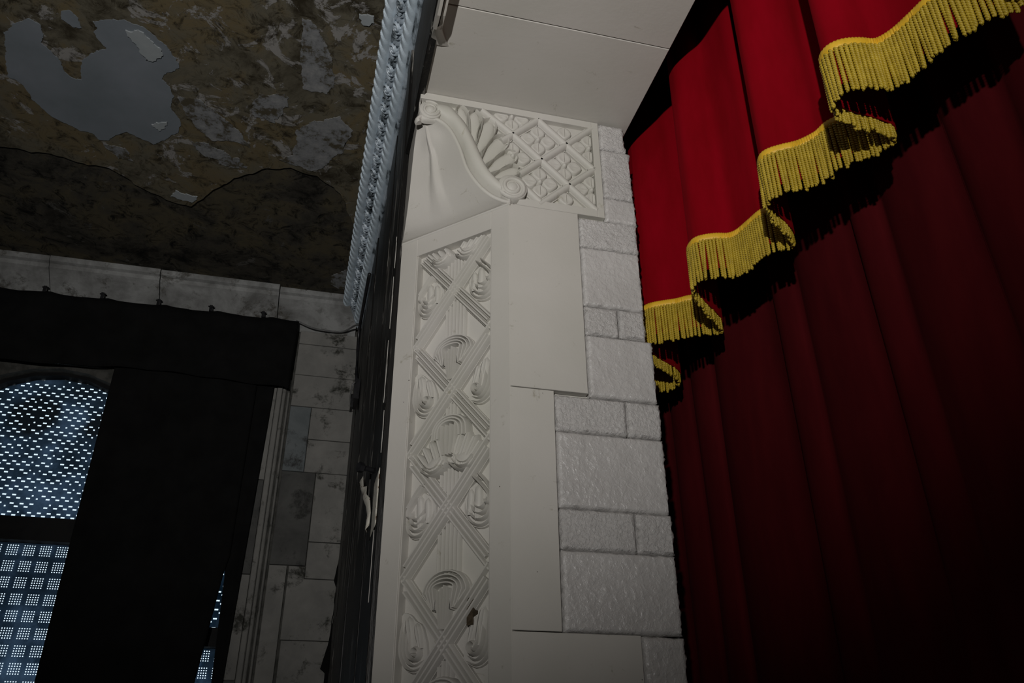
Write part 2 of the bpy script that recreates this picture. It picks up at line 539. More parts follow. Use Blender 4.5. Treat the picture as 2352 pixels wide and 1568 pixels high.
PATCH = [
    (BIG, 'ceil_paint', 0.003, 0.006),
    ([(-0.891, 2.474), (-0.836, 2.469), (-0.803, 2.494), (-0.765, 2.543), (-0.765, 2.569), (-0.798, 2.612), (-0.836, 2.617), (-0.849, 2.572), (-0.874, 2.528)], 'ceil_flake', 0.008, 0.012),
    ([(-0.855, 2.99), (-0.782, 2.952), (-0.781, 2.977), (-0.825, 3.031)], 'ceil_flake', 0.007, 0.012),
    ([(-1.109, 2.449), (-1.077, 2.434), (-1.059, 2.46), (-1.051, 2.51), (-1.081, 2.513), (-1.116, 2.482)], 'ceil_paint', 0.003, 0.003),
    ([(-0.227, 2.263), (-0.196, 2.256), (-0.135, 2.362), (-0.103, 2.458), (-0.09, 2.565), (-0.121, 2.629), (-0.217, 2.624), (-0.235, 2.421)], 'ceil_worn', 0.003, 0.008),
    ([(-0.231, 2.88), (-0.155, 2.798), (-0.05, 2.751), (-0.008, 2.825), (-0.028, 2.963), (-0.103, 3.098), (-0.154, 3.15), (-0.255, 3.12), (-0.308, 3.10), (-0.249, 3.051)], 'ceil_worn', 0.003, 0.012),
    ([(-0.026, 2.198), (0.023, 2.182), (0.03, 2.216), (0.003, 2.234)], 'ceil_flake', 0.006, 0.012),
    ([(-0.435, 2.795), (-0.392, 2.706), (-0.297, 2.672), (-0.276, 2.726), (-0.338, 2.864), (-0.401, 2.838)], 'ceil_worn', 0.003, 0.014),
    ([(-0.73, 2.80), (-0.64, 2.79), (-0.57, 2.86), (-0.49, 2.94), (-0.44, 3.05), (-0.52, 3.02), (-0.60, 3.04), (-0.66, 2.98), (-0.70, 2.90)], 'ceil_worn', 0.003, 0.008),
    ([(-0.70, 3.06), (-0.60, 3.08), (-0.50, 3.14), (-0.45, 3.20), (-0.55, 3.20), (-0.66, 3.14)], 'ceil_worn', 0.003, 0.016),
    ([(-0.80, 3.44), (-0.70, 3.47), (-0.735, 3.525), (-0.82, 3.50)], 'ceil_flake', 0.004, 0.012),
    ([(-1.08, 3.17), (-1.0, 3.19), (-0.97, 3.26), (-1.03, 3.27)], 'ceil_worn', 0.003, 0.014),
]
for i, (poly, mt, th, amp) in enumerate(PATCH):
    prism(MB(), jag(poly, amp * 1.25, 0.006, 3.0 + i), CE, -0.002, th, 0.0).done('paint_patch', mt, ceiling)
prism(MB(), jag([(-0.021, 4.044), (0.069, 3.952), (0.093, 3.946), (0.111, 4.169), (0.031, 4.17), (-0.016, 4.132)], 0.006, 0.008, 31), CE, -0.014, -0.008).done('paint_patch', 'ceil_worn', ceiling)

# ------------------------------------------------------------------ proscenium beam with its soffit
beam = empty('proscenium_beam', (0.54, 0.0, ZS))
tag(beam, 'cream painted beam soffit spanning over the stage opening', 'beam')
MB().box(XF + 0.012, XB - 0.004, -3.2, 4.55, ZS + 0.02, 5.2).done('beam_core', 'dark_stage', beam)
prism(MB(), rect(XF, XB, YP + 0.25, 1.5385 - 3.0 + 3.0), lambda u, v, d: (u, v, ZS - d), -0.019, 0.0, 0.0015).done('soffit_panel', 'plaster', beam)
prism(MB(), rect(XF, XB, -3.2, 1.5355), lambda u, v, d: (u, v, ZS - d), -0.019, 0.0, 0.0015).done('soffit_panel', 'plaster', beam)

# ------------------------------------------------------------------ pier
pier = empty('proscenium_pier', (0.6, 2.3, 0))
tag(pier, 'cream painted pier with carved chamfer and rough block quoins', 'pier')
core = [(XB - 0.03, YP + 0.026), (XB - 0.03, 4.55), (XF + 0.012, 4.55), (XF + 0.012, YP + CH + 0.075), (XC + 0.06, YP + 0.026)]
v = [(x, y, z) for z in (0, ZT - 0.002) for x, y in core]
n = len(core)
build('pier_core', v, [tuple(range(n)), tuple(range(2 * n - 1, n - 1, -1))] + [(i, (i + 1) % n, n + (i + 1) % n, n + i) for i in range(n)], 'relief', pier)

MB().box(XF + 0.012, XB - 0.03, YP + CH + 0.025, 4.55, ZT - 0.002, ZS + 0.01).done('pier_core', 'relief', pier)
MB().box(0.785, XB - 0.03, YP + 0.026, YP + CH + 0.02, ZT, ZS + 0.01).done('pier_core', 'relief', pier)
# smooth plaster stones on the reveal
for poly in (rect(XC, 0.692, 0.9455 + EYE - 1.6 + 1.6 - 0.0 if False else 2.5435, ZT),
             rect(XC, 0.596, 1.9315, 2.541),
             rect(XC, 0.788, 0.0, 1.929)):
    prism(MB(), poly, RV, -0.022, 0.0, 0.0012).done('plaster_stone', 'plaster', pier)

def rough_block(x0, x1, z0, z1, rough, proud, seed, cut=None):
    """painted concrete block with a knobbly face and ragged arrises"""
    nx = max(6, int((x1 - x0) / 0.0055)); nz = max(6, int((z1 - z0) / 0.0055))
    v = []; f = []
    for j in range(nz + 1):
        for i in range(nx + 1):
            u = x0 + (x1 - x0) * i / nx; w = z0 + (z1 - z0) * j / nz
            eu = min(i, nx - i) * (x1 - x0) / nx; ew = min(j, nz - j) * (z1 - z0) / nz
            e = min(eu, ew)
            a = noise.noise(Vector((u * 130 + seed, w * 130, seed))) + 0.6 * noise.noise(Vector((u * 300, w * 300, seed * 2)))
            b = noise.noise(Vector((u * 28 + seed, w * 28, seed)))
            d = proud + rough * max(-0.25, a) + 0.0015 * b
            if e < 0.006: d -= (0.006 - e) * 0.75
            du = dw = 0.0
            if e < 1e-6:
                d = proud - 0.007
                jj = noise.noise_vector(Vector((u * 60 + seed, w * 60, seed)))
                du, dw = jj.x * 0.0022, jj.y * 0.0016
            if i == nx and x1 > 0.86:
                du += 0.005 * noise.noise(Vector((seed, w * 45, 3.3))) + 0.004 * noise.noise(Vector((seed, w * 140, 7.3)))
            if cut and w < cut[1]:
                lim = cut[0] + (x1 - cut[0]) * min(1.0, (cut[1] - w) / cut[2])
                pass
            v.append(RV(u + du, w + dw, d))
    m = nx + 1
    for j in range(nz):
        for i in range(nx):
            f.append((j * m + i, j * m + i + 1, (j + 1) * m + i + 1, (j + 1) * m + i))
    loop = [i for i in range(m)] + [j * m + nx for j in range(1, nz + 1)] + [nz * m + i for i in range(nx - 1, -1, -1)] + [j * m for j in range(nz - 1, 0, -1)]
    b0 = len(v)
    for q in loop:
        p = v[q]; v.append((p[0], YP + 0.025, p[2]))
    L = len(loop)
    for k in range(L):
        f.append((loop[k], loop[(k + 1) % L], b0 + (k + 1) % L, b0 + k))
    f.append(tuple(b0 + k for k in range(L)))
    return build('concrete_block', v, f, 'block_rough' if rough > 0.0012 else 'block_smooth', pier, True, 50)

g = 0.0016
BL = [  # x0, x1, z0, z1, roughness
    (0.780, 0.868, 3.420, 3.529, 0.0026), (0.780, 0.880, 3.224, 3.420, 0.0014), (0.780, 0.884, 3.131, 3.224, 0.0009),
    (0.693, 0.880, 3.024, 3.131, 0.0026), (0.694, 0.879, 2.820, 3.024, 0.0010),
    (0.694, 0.796, 2.726, 2.820, 0.0013), (0.796, 0.876, 2.726, 2.820, 0.0018),
    (0.695, 0.893, 2.534, 2.726, 0.0008),
    (0.597, 0.797, 2.428, 2.532, 0.0022), (0.797, 0.896, 2.428, 2.532, 0.0024),
    (0.598, 0.896, 2.224, 2.428, 0.0011),
    (0.600, 0.797, 2.121, 2.224, 0.0022), (0.797, 0.897, 2.121, 2.224, 0.0024),
    (0.599, 0.897, 1.930, 2.121, 0.0011),
    (0.790, 0.897, 1.728, 1.928, 0.0011), (0.790, 0.897, 1.525, 1.726, 0.0011), (0.790, 0.897, 1.30, 1.523, 0.0011),
]
for i, (a, b, c, d, r) in enumerate(BL):
    rough_block(a + g, b - g, c + g, d - g, r, 0.004 + 0.0012 * math.sin(i * 2.3), 3.1 + i * 5.7)
MB().box(0.79, 0.895, YP - 0.002, YP + 0.02, 0, 1.299).done('plinth', 'block_smooth', pier)

# ------------------------------------------------------------------ carved chamfer
SW = CH * R2                       # width of the chamfer face 0.397
pan = MB()
prism(pan, rect(0.055, 0.342, 0.9, ZT - 0.03), CF, -0.05, -0.0315)
panel = pan.done('ornament_panel', 'relief', pier)
for poly in (rect(0.0, 0.062, 0.0, ZT), rect(0.334, SW, 0.0, ZT)):
    prism(MB(), poly, CF, -0.036, 0.0, 0.0012).done('panel_stile', 'plaster', pier)
prism(MB(), rect(0.062, 0.334, 3.075, ZT), CF, -0.036, 0.0, 0.0012).done('panel_rail', 'plaster', pier)
prism(MB(), rect(0.062, 0.334, 0.0, 0.95), CF, -0.036, 0.0, 0.0012).done('panel_rail', 'plaster', pier)

SC = 0.196; BD = -0.0145; DEEP = 2.4
def CFR(s, v, d): return CF(s, v, -0.002 + (d + 0.002) * DEEP)
def clip_s(p): return (min(0.3335, max(0.0625, p[0])), p[1])
PER = 0.332
ZX = [2.915 - PER * k for k in range(5)]      # crossings of the lattice
for k in range(5):
    zt, zb = ZX[k] + PER / 2, ZX[k] - PER / 2
    for sgn in (1, -1):
        mb = MB()
        a = Vector((SC - sgn * 0.137, zt)); b = Vector((SC + sgn * 0.137, zb))
        t = (b - a).normalized(); nn = Vector((-t.y, t.x))
        for q in (-1, 0, 1):
            pts = [a + (b - a) * (i / 14) + nn * (q * 0.0125) for i in range(-1, 16)]
            pts = [p for p in pts if 0.060 <= p.x <= 0.336 and p.y < 3.0755]
            ridge(mb, pts, 0.0066, CFR, BD, 0.0125 if sgn > 0 else 0.0105, 6)
        prism(mb, [tuple(p) for p in (a + nn * 0.0195, b + nn * 0.0195, b - nn * 0.0195, a - nn * 0.0195)], CFR, BD - 0.001, BD + 0.005)
        mb.done('lattice_bar', 'relief', panel, True, 45)

def U(u, z): return (SC + u, z)
def arch(a, zb, zt, n=12):
    return [(-a * math.cos(PI * i / n), zb + (zt - zb) * math.sin(PI * i / n)) for i in range(n + 1)]

def fluted_hood(z):
    mb = MB()
    for u in (-0.030, -0.018, -0.006, 0.006, 0.018, 0.030):
        ridge(mb, [U(u, z - 0.032 - abs(u) * 1.1), U(u, z - 0.10), U(u, z - 0.168)], 0.0055, CFR, BD, 0.007, 5)
    mb.done('fluted_stem', 'relief', panel, True, 50)
    mb = MB()
    for j, a in enumerate((0.064, 0.053, 0.042, 0.031)):
        pts = [(-0.012 - a * 0.35, z - 0.290 + 0.02 * j)] + [(-a * 0.72, z - 0.255)] + arch(a, z - 0.214 + 0.004 * j, z - 0.160 - 0.010 * j) + [(a * 0.72, z - 0.255)] + [(0.012 + a * 0.35, z - 0.290 + 0.02 * j)]
        pts = [(u, max(w, z - 0.300 + abs(u) * 1.2 + 0.012)) for u, w in pts]
        ridge(mb, [U(*p) for p in pts], 0.0048, CFR, BD, 0.011 + 0.0010 * j, 6)
    for u in (-0.020, -0.010, 0.0, 0.010, 0.020):
        ridge(mb, [U(u, z - 0.196 - abs(u) * 0.6), U(u, z - 0.24), U(u * 0.45, z - 0.30)], 0.0040, CFR, BD, 0.0125, 5)
    plate(mb, [(-0.070, z - 0.214)] + [(-a, b) for a, b in []] + [(p[0] * 1.08, p[1] + 0.004) for p in arch(0.064, z - 0.214, z - 0.160)] + [(0.070, z - 0.214), (0.045, z - 0.26), (0.012, z - 0.305), (-0.012, z - 0.305), (-0.045, z - 0.26)], 0.0045)
    mb.done('arched_hood', 'relief', panel, True, 50)

def leaf_cluster(z, stem=True):
    mb = MB()
    if stem:
        for u in (-0.018, -0.006, 0.006, 0.018):
            ridge(mb, [U(u, z - 0.03 - abs(u)), U(u, z - 0.085)], 0.0052, CFR, BD, 0.007, 5)
        for j, a in enumerate((0.054, 0.044, 0.034)):
            pts = [(-a * 1.02, z - 0.142)] + arch(a, z - 0.122, z - 0.076 - 0.009 * j) + [(a * 1.02, z - 0.142)]
            ridge(mb, [U(*p) for p in pts], 0.0066, CFR, BD, 0.012 + 0.001 * j, 6)
        for u in (-0.022, -0.0075, 0.0075, 0.022):
            ridge(mb, [U(u, z - 0.105), U(u, z - 0.15), U(u * 0.7, z - 0.19)], 0.006, CFR, BD, 0.0145, 5)
    for s in (-1, 1):
        for i, (u0, zz, ut, zt_, w) in enumerate(((0.012, -0.215, 0.040, -0.130, 0.013), (0.03, -0.222, 0.064, -0.132, 0.014), (0.045, -0.226, 0.087, -0.146, 0.013), (0.06, -0.222, 0.104, -0.165, 0.010))):
            zz += 0; 
            leaf_dome(mb, U(s * u0, min(z + zz, 3.07)), U(s * ut, min(z + zt_, 3.074)), w, CFR, BD, 0.0125, groove=0.12, root=0.8)
        ell_dome(mb, U(s * 0.045, z - 0.208 if stem else z - 0.216), 0.048, 0.030, CFR, BD, 0.0125, -s * 0.25)
        for q in (0.0, 0.009, 0.018):
            pts = [(s * (0.004 + q), z - 0.213 + q), (s * (0.028 + q * 0.5), z - 0.234 + q), (s * 0.060, z - 0.237 + q), (s * (0.086 - q * .5), z - 0.222 + q)]
            pts = [U(u, min(w, 3.072)) for u, w in [tuple(p) for p in smooth_line(pts, 4)]]
            ridge(mb, pts, 0.005, CFR, BD, 0.0135, 5)
    mb.done('leaf_cluster', 'relief', panel, True, 50)
    mb = MB()
    for u in (-0.030, -0.018, -0.006, 0.006, 0.018, 0.030):
        top = z - 0.222 - abs(u) * 0.35
        ridge(mb, [U(u, top), U(u, z - 0.26), U(u, z - 0.318 + abs(u) * 1.2)], 0.0055, CFR, BD, 0.007, 5)
    mb.done('fluted_stem', 'relief', panel, True, 50)

def curl(c, r0, r1, a0, turns, s, n=14):
    return [(c[0] + (r0 + (r1 - r0) * i / n) * math.cos(a0 + s * turns * 2 * PI * i / n), c[1] + (r0 + (r1 - r0) * i / n) * math.sin(a0 + s * turns * 2 * PI * i / n)) for i in range(n + 1)]

def plate(mb, pts, h):
    prism(mb, [clip_s(U(*p)) for p in pts], CFR, BD - 0.001, BD + h, 0.001)

def side_scroll(z, kind):
    for s in (-1, 1):
        mb = MB()
        if kind == 1:      # curled leaf hanging from the bar
            for j, q in enumerate((1.0, 0.8, 0.6, 0.4)):
                base = [(0.048, 0.012), (0.052, -0.02), (0.070, -0.048), (0.098, -0.060), (0.122, -0.050), (0.1335, -0.02), (0.1335, 0.012)]
                c = (0.100, 0.012)
                pts = [(c[0] + (u - c[0]) * q, c[1] + (w - c[1]) * q) for u, w in base]
                ridge(mb, [U(s * p[0], z + p[1]) for p in smooth_line(pts, 3)], 0.0045, CFR, BD, 0.010 + 0.0008 * j, 5, True)
            ridge(mb, [U(s * p[0], z + p[1]) for p in smooth_line([(0.078, 0.068), (0.10, 0.045), (0.123, 0.015), (0.126, -0.004), (0.117, -0.008), (0.113, 0.002)], 4)], 0.005, CFR, BD, 0.0125, 5)
            ridge(mb, [U(s * p[0], z + p[1]) for p in smooth_line([(0.090, 0.076), (0.112, 0.05), (0.132, 0.02)], 4)], 0.004, CFR, BD, 0.010, 5)
            leaf_dome(mb, U(s * 0.064, z - 0.030), U(s * 0.068, z + 0.040), 0.012, CFR, BD + 0.002, 0.007, groove=0.1, root=0.6)
            leaf_dome(mb, U(s * 0.088, z - 0.045), U(s * 0.092, z + 0.052), 0.015, CFR, BD, 0.010, groove=0.1, root=0.6)
            plate(mb, [(s * p[0], z + p[1]) for p in smooth_line([(0.044, 0.016), (0.047, -0.02), (0.066, -0.053), (0.098, -0.066), (0.126, -0.055), (0.137, -0.02), (0.137, 0.03), (0.115, 0.05), (0.088, 0.058), (0.062, 0.044)], 3)], 0.0042)
        else:              # standing leaf rolled in at its foot
            for j, q in enumerate((0.0, 0.011, 0.022, 0.033)):
                base = [(0.131 - q, 0.070 - q * 0.7), (0.1325 - q, 0.03), (0.130 - q, -0.010 + 0.2 * q), (0.115 - q * 0.8, -0.040 + 0.7 * q), (0.088 - 0.2 * q, -0.052 + q), (0.058 + 0.3 * q, -0.040 + q)]
                ridge(mb, [U(s * p[0], z + p[1]) for p in smooth_line(base, 4)], 0.0044, CFR, BD, 0.010 + 0.0008 * j, 5, True)
            ridge(mb, [U(s * p[0], z + p[1]) for p in curl((0.083, -0.012), 0.020, 0.006, -0.3, 1.0, -1)], 0.0052, CFR, BD, 0.0125, 5)
            leaf_dome(mb, U(s * 0.094, z - 0.010), U(s * 0.112, z + 0.078), 0.017, CFR, BD, 0.010, groove=0.15, root=0.6)
            leaf_dome(mb, U(s * 0.070, z - 0.005), U(s * 0.088, z + 0.060), 0.013, CFR, BD, 0.009, groove=0.15, root=0.6)
            plate(mb, [(s * p[0], z + p[1]) for p in smooth_line([(0.050, -0.038), (0.086, -0.058), (0.118, -0.046), (0.137, -0.012), (0.137, 0.078), (0.112, 0.082), (0.092, 0.064), (0.072, 0.05), (0.056, 0.01)], 3)], 0.0042)
        mb.done('scroll_leaf', 'relief', panel, True, 50)

leaf_cluster(ZX[0] + PER, False)
for k in range(4):
    (fluted_hood if k % 2 == 0 else leaf_cluster)(ZX[k])
    side_scroll(ZX[k], 1 if k % 2 == 0 else 2)
prism(MB(), rect(0.112, 0.130, 1.955, 2.018), CF, -0.034, -0.010).done('exposed_lath', 'lath', panel)['label'] = 'dark brown strip of lath showing through'
for s0 in (0.0605, 0.3305):
    prism(MB(), rect(s0, s0 + 0.005, 0.95, 3.075), CF, -0.034, -0.004).done('panel_bead', 'plaster', pier)

# ------------------------------------------------------------------ corbel
HOLLOW = [(0.188, 3.402), (0.215, 3.418), (0.253, 3.42), (0.289, 3.388), (0.319, 3.325), (0.343, 3.249), (0.378, 3.194), (0.418, 3.159), (0.456, 3.145), (0.477, 3.144)]
ROLL_R = [(0.234, 3.498), (0.285, 3.502), (0.312, 3.478), (0.339, 3.446), (0.359, 3.408), (0.375, 3.37), (0.389, 3.331), (0.402, 3.294), (0.418, 3.261), (0.44, 3.234)]
ROLL_L = [(0.259, 3.44), (0.288, 3.415), (0.308, 3.388), (0.331, 3.344), (0.345, 3.302), (0.358, 3.268), (0.377, 3.233), (0.40, 3.205), (0.43, 3.181), (0.456, 3.168)]
corbel = empty('corbel', (0.45, 2.0, 3.144))
tag(corbel, 'carved cream corbel with scrolls, leaves and a lattice of quatrefoils', 'corbel')

# hollow chamfer stop under the scroll
prof = [p for p in smooth_line(HOLLOW[2:], 5)]
prof = [Vector((XF + 0.001, 3.44))] + [Vector((XF + 0.02, 3.436))] + prof
N = 40
v = []; f = []
for p in prof:
    c = max(0.0, p.x - XF)
    zz = p.y
    for i in range(N + 1):
        t = i / N
        fade = min(1.0, c / 0.06)
        dep = -0.020 * math.sin(PI * t) * (c / CH) * (1 - 0.9 * max(0, (c - 0.2) / 0.081))
        rib = 0.0
        w = 0.035 + 0.10 * max(0, min(1, (3.43 - zz) / 0.28))
        x = (t - 0.56) / w
        if abs(x) < 1: rib = 0.010 * (1 - abs(x)) ** 0.7 * fade * max(0.0, 1 - max(0, (3.30 - zz) / 0.16) ** 2)
        rib += 0.012 * math.exp(-((t - 0.5) / 0.25) ** 2) * math.exp(-((zz - 3.385) / 0.03) ** 2)
        d = dep + rib
        v.append((XF + c * (1 - t) - d / R2, YP + c * t - d / R2, zz))
m = N + 1
for j in range(len(prof) - 1):
    for i in range(N):
        f.append((j * m + i, j * m + i + 1, (j + 1) * m + i + 1, (j + 1) * m + i))
# close the back so that it is a solid block
b0 = len(v)
v += [(XC, YP + 0.03, ZT), (XF + 0.01, YP + CH + 0.02, ZT), (XC, YP + CH + 0.02, ZT), (XC, YP + CH + 0.02, ZS), (XF + 0.004, YP + CH + 0.02, ZS), (XF + 0.004, YP + 0.004, ZS), (XC, YP + 0.004, ZS)]
f += [(b0 + 1, b0 + 2, b0 + 3, b0 + 4), (b0 + 4, b0 + 3, b0 + 6, b0 + 5)]
left = [j * m + N for j in range(len(prof))]
f.append(tuple([b0 + 5, b0 + 4, b0 + 1] + left[::-1]))
bmx = bpy.data.meshes.new('hollow_stop')
bmx.from_pydata(v, [], f); bmx.materials.append(M['plaster'])
for p in bmx.polygons: p.use_smooth = True
bmx.set_sharp_from_angle(angle=math.radians(35))
link_mesh('hollow_stop', bmx, corbel)
prism(MB(), rect(-0.004, SW, ZT - 0.006, ZT + 0.016), CF, -0.02, 0.0025, 0.002).done('fillet', 'relief', corbel)

# carved side panel in the plane of the reveal
poly = [(XF, 3.44)] + [tuple(p) for p in smooth_line(HOLLOW[2:], 3)] + [(0.78, 3.144), (0.78, ZS - 0.001), (XF, ZS - 0.001)]
prism(MB(), poly, RV, -0.04, -0.020).done('side_panel', 'relief', corbel)
prism(MB(), rect(0.757, 0.7795, 3.145, ZS - 0.001), RV, -0.021, 0.0, 0.0015).done('frame_strip', 'relief', corbel)
prism(MB(), rect(XF, 0.757, 3.506, ZS - 0.001), RV, -0.021, 0.0, 0.0015).done('frame_strip', 'relief', corbel)
prism(MB(), [(0.50, 3.145), (0.757, 3.145), (0.757, 3.174), (0.534, 3.172), (0.51, 3.165)], RV, -0.021, 0.0, 0.0015).done('frame_strip', 'relief', corbel)

def band(mb, A, B, n, mp, base, h, k=9, e=0.55):
    A = smooth_line(A, n); B = smooth_line(B, n)
    L = min(len(A), len(B)); v = []; f = []
    for i in range(L):
        for j in range(k):
            t = j / (k - 1); p = A[i].lerp(B[i], t)
            v.append(mp(p.x, p.y, base + h * math.sin(PI * t) ** e))
    for i in range(L - 1):
        for j in range(k - 1):
            f.append((i * k + j, i * k + j + 1, (i + 1) * k + j + 1, (i + 1) * k + j))
    mb.add(v, f); return mb
scroll = band(MB(), ROLL_L, ROLL_R, 5, RV, -0.020, 0.034).done('scroll', 'relief', corbel, True, 60)
hl = [Vector((0.197, 3.400)), Vector((0.193, 3.412)), Vector((0.203, 3.424))] + [Vector(p) for p in HOLLOW[1:]]
hl = [Vector((p[0] + (0.004 if i > 3 else 0), p[1] + 0.007)) for i, p in enumerate(hl)]
ridge(MB(), smooth_line(hl, 5), 0.0095, RV, -0.016, 0.019, 7).done('scroll_lip', 'relief', scroll, True, 60)
def volute(c, r, turns, a0, sg, name='volute'):
    mb = MB()
    prism(mb, [(c[0] + r * math.cos(2 * PI * i / 28), c[1] + r * math.sin(2 * PI * i / 28)) for i in range(28)], RV, -0.020, 0.006, 0.002)
    n = 46
    pts = [(c[0] + r * (0.90 - 0.62 * i / n) * math.cos(a0 + sg * turns * 2 * PI * i / n), c[1] + r * (0.90 - 0.62 * i / n) * math.sin(a0 + sg * turns * 2 * PI * i / n)) for i in range(n + 1)]
    ridge(mb, pts, r * 0.15, RV, 0.004, 0.008, 6)
    ell_dome(mb, c, r * 0.42, r * 0.42, RV, 0.005, 0.009)
    mb.done(name, 'relief', scroll, True, 60)
volute((0.229, 3.458), 0.035, 1.6, 2.2, -1)
volute((0.488, 3.204), 0.046, 1.6, -2.4, 1)
for i, (b, t, w) in enumerate((((0.350, 3.400), (0.322, 3.508), 0.017), ((0.370, 3.366), (0.370, 3.500), 0.022), ((0.384, 3.332), (0.424, 3.474), 0.024), ((0.398, 3.288), (0.470, 3.414), 0.025), ((0.414, 3.258), (0.502, 3.352), 0.024), ((0.434, 3.238), (0.514, 3.294), 0.020))):
    mb = leaf_dome(MB(), b, t, w, RV, -0.020, 0.012, 12, 9, 0.0, 0.30)
    bb, tt = Vector(b), Vector(t); pe = Vector((-(tt - bb).y, (tt - bb).x)).normalized()
    for sgn in (-1, 1):
        pts = [bb + pe * (sgn * w * 0.4), bb.lerp(tt, 0.5) + pe * (sgn * w * 1.05), bb.lerp(tt, 0.84) + pe * (sgn * w * 1.0), tt + pe * (sgn * w * 0.2)]
        ridge(mb, smooth_line(pts, 4), 0.0036, RV, -0.021, 0.021, 5)
    mb.done('acanthus_leaf', 'relief', corbel, True, 60)
BARS = [[(0.393, 3.504), (0.492, 3.425)], [(0.492, 3.425), (0.757, 3.172)], [(0.577, 3.506), (0.757, 3.335)], [(0.526, 3.222), (0.577, 3.172)], [(0.455, 3.388), (0.577, 3.506)], [(0.512, 3.268), (0.757, 3.506)], [(0.572, 3.160), (0.757, 3.335)]]
for i, (a, b) in enumerate(BARS):
    a, b = Vector(a), Vector(b)
    mb = ridge(MB(), [a.lerp(b, q / 8) for q in range(9)], 0.0135, RV, -0.020, 0.0225, 8)
    nn = Vector((-(b - a).y, (b - a).x)).normalized()
    prism(mb, [tuple(p) for p in (a + nn * 0.015, b + nn * 0.015, b - nn * 0.015, a - nn * 0.015)], RV, -0.0205, -0.012)
    mb.done('lattice_bar', 'relief', corbel, True, 45)
def in_panel(p):
    if not (0.42 < p[0] < 0.752 and 3.178 < p[1] < 3.502): return False
    return p[0] > 0.462 + max(0, (3.50 - p[1])) * 0.18 - (0.05 if p[1] > 3.45 else 0)
for c in ((0.575, 3.420), (0.659, 3.332), (0.577, 3.250), (0.490, 3.498), (0.664, 3.503), (0.492, 3.336), (0.744, 3.420), (0.744, 3.250), (0.660, 3.168)):
    pts = []
    ros = None
    for a in range(4):
        an = a * PI / 2
        d = Vector((math.cos(an), math.sin(an))); pe = Vector((-d.y, d.x))
        tip = Vector(c) + d * 0.060
        if not in_panel(Vector(c) + d * 0.03): continue
        mb = MB()
        hw = 0.025
        out = smooth_line([Vector(c) + d * 0.006, Vector(c) + d * 0.013 + pe * 0.012, Vector(c) + d * 0.023 + pe * 0.0225, Vector(c) + d * 0.036 + pe * hw, Vector(c) + d * 0.048 + pe * 0.017, tip, Vector(c) + d * 0.048 - pe * 0.017, Vector(c) + d * 0.036 - pe * hw, Vector(c) + d * 0.023 - pe * 0.0225, Vector(c) + d * 0.013 - pe * 0.012, Vector(c) + d * 0.006], 3)[:-1]
        out = [Vector((min(p.x, 0.7568), min(max(p.y, 3.174), 3.5055))) for p in out]
        cen = Vector(c) + d * 0.030
        nO = len(out); v = [RV(cen.x, cen.y, -0.0085)]
        for ring, (q, hh) in enumerate(((0.45, -0.0078), (0.72, -0.0055), (0.90, -0.0075), (1.0, -0.0205))):
            v += [RV(*(cen + (p - cen) * q), hh) for p in out]
        f = [(0, 1 + i, 1 + (i + 1) % nO) for i in range(nO)]
        for kk in range(3):
            f += [(1 + kk * nO + i, 1 + (kk + 1) * nO + i, 1 + (kk + 1) * nO + (i + 1) % nO, 1 + kk * nO + (i + 1) % nO) for i in range(nO)]
        mb.add(v, f)
        ridge(mb, [cen - d * 0.018, cen + d * 0.022], 0.0026, RV, -0.011, 0.006, 5)
        pts.append(mb)
    if not pts: continue
    if in_panel(c):
        ros = ell_dome(MB(), c, 0.0105, 0.0105, RV, -0.020, 0.022, n=12, rings=4).done('rosette', 'relief', corbel, True, 60)
        for mb in pts: mb.done('petal', 'relief', ros, True, 60)
    else:
        for mb in pts: mb.done('petal', 'relief', corbel, True, 60)

# small plaster drop against the soffit
br = empty('soffit_drop', (0.205, 1.55, ZS))
tag(br, 'small cream plaster drop with a flared foot under the soffit front edge', 'bracket')
mb = MB()
prism(mb, [(1.30, ZS), (1.30, ZS - 0.075), (1.52, ZS - 0.075), (1.585, ZS - 0.055), (1.62, ZS)], lambda u, v, d: (d, u, v), 0.190, 0.199, 0.001)
mb.done('fin', 'plaster', br)
mb = MB()
prism(mb, [(1.30, ZS), (1.30, ZS - 0.060), (1.53, ZS - 0.060), (1.59, ZS - 0.045), (1.62, ZS)], lambda u, v, d: (d, u, v), 0.203, 0.214, 0.001)
mb.done('fin', 'plaster', br)
v = []; f = []
for i in range(11):
    t = i / 10
    y = 1.575 + 0.105 * t
    w = 0.018 + 0.038 * t ** 1.7
    zz = ZS - 0.055 * (1 - t) ** 1.25 - 0.001
    for j in range(6):
        q = j / 5
        v.append((0.192 + w * q, y - 0.012 * q * (1 - t), zz - 0.004 * math.sin(PI * q)))
    for j in range(6):
        q = j / 5
        v.append((0.192 + w * q, y, ZS + 0.002))
for i in range(10):
    for j in range(5):
        a = i * 12 + j
        f.append((a, a + 1, a + 13, a + 12))
    f.append((i * 12 + 5, i * 12 + 11, i * 12 + 23, i * 12 + 17)); f.append((i * 12, i * 12 + 12, i * 12 + 18, i * 12 + 6))
f.append(tuple(120 + j for j in range(6)) + tuple(126 + j for j in range(5, -1, -1)))
build('flared_foot', v, f, 'plaster', br, True, 40)

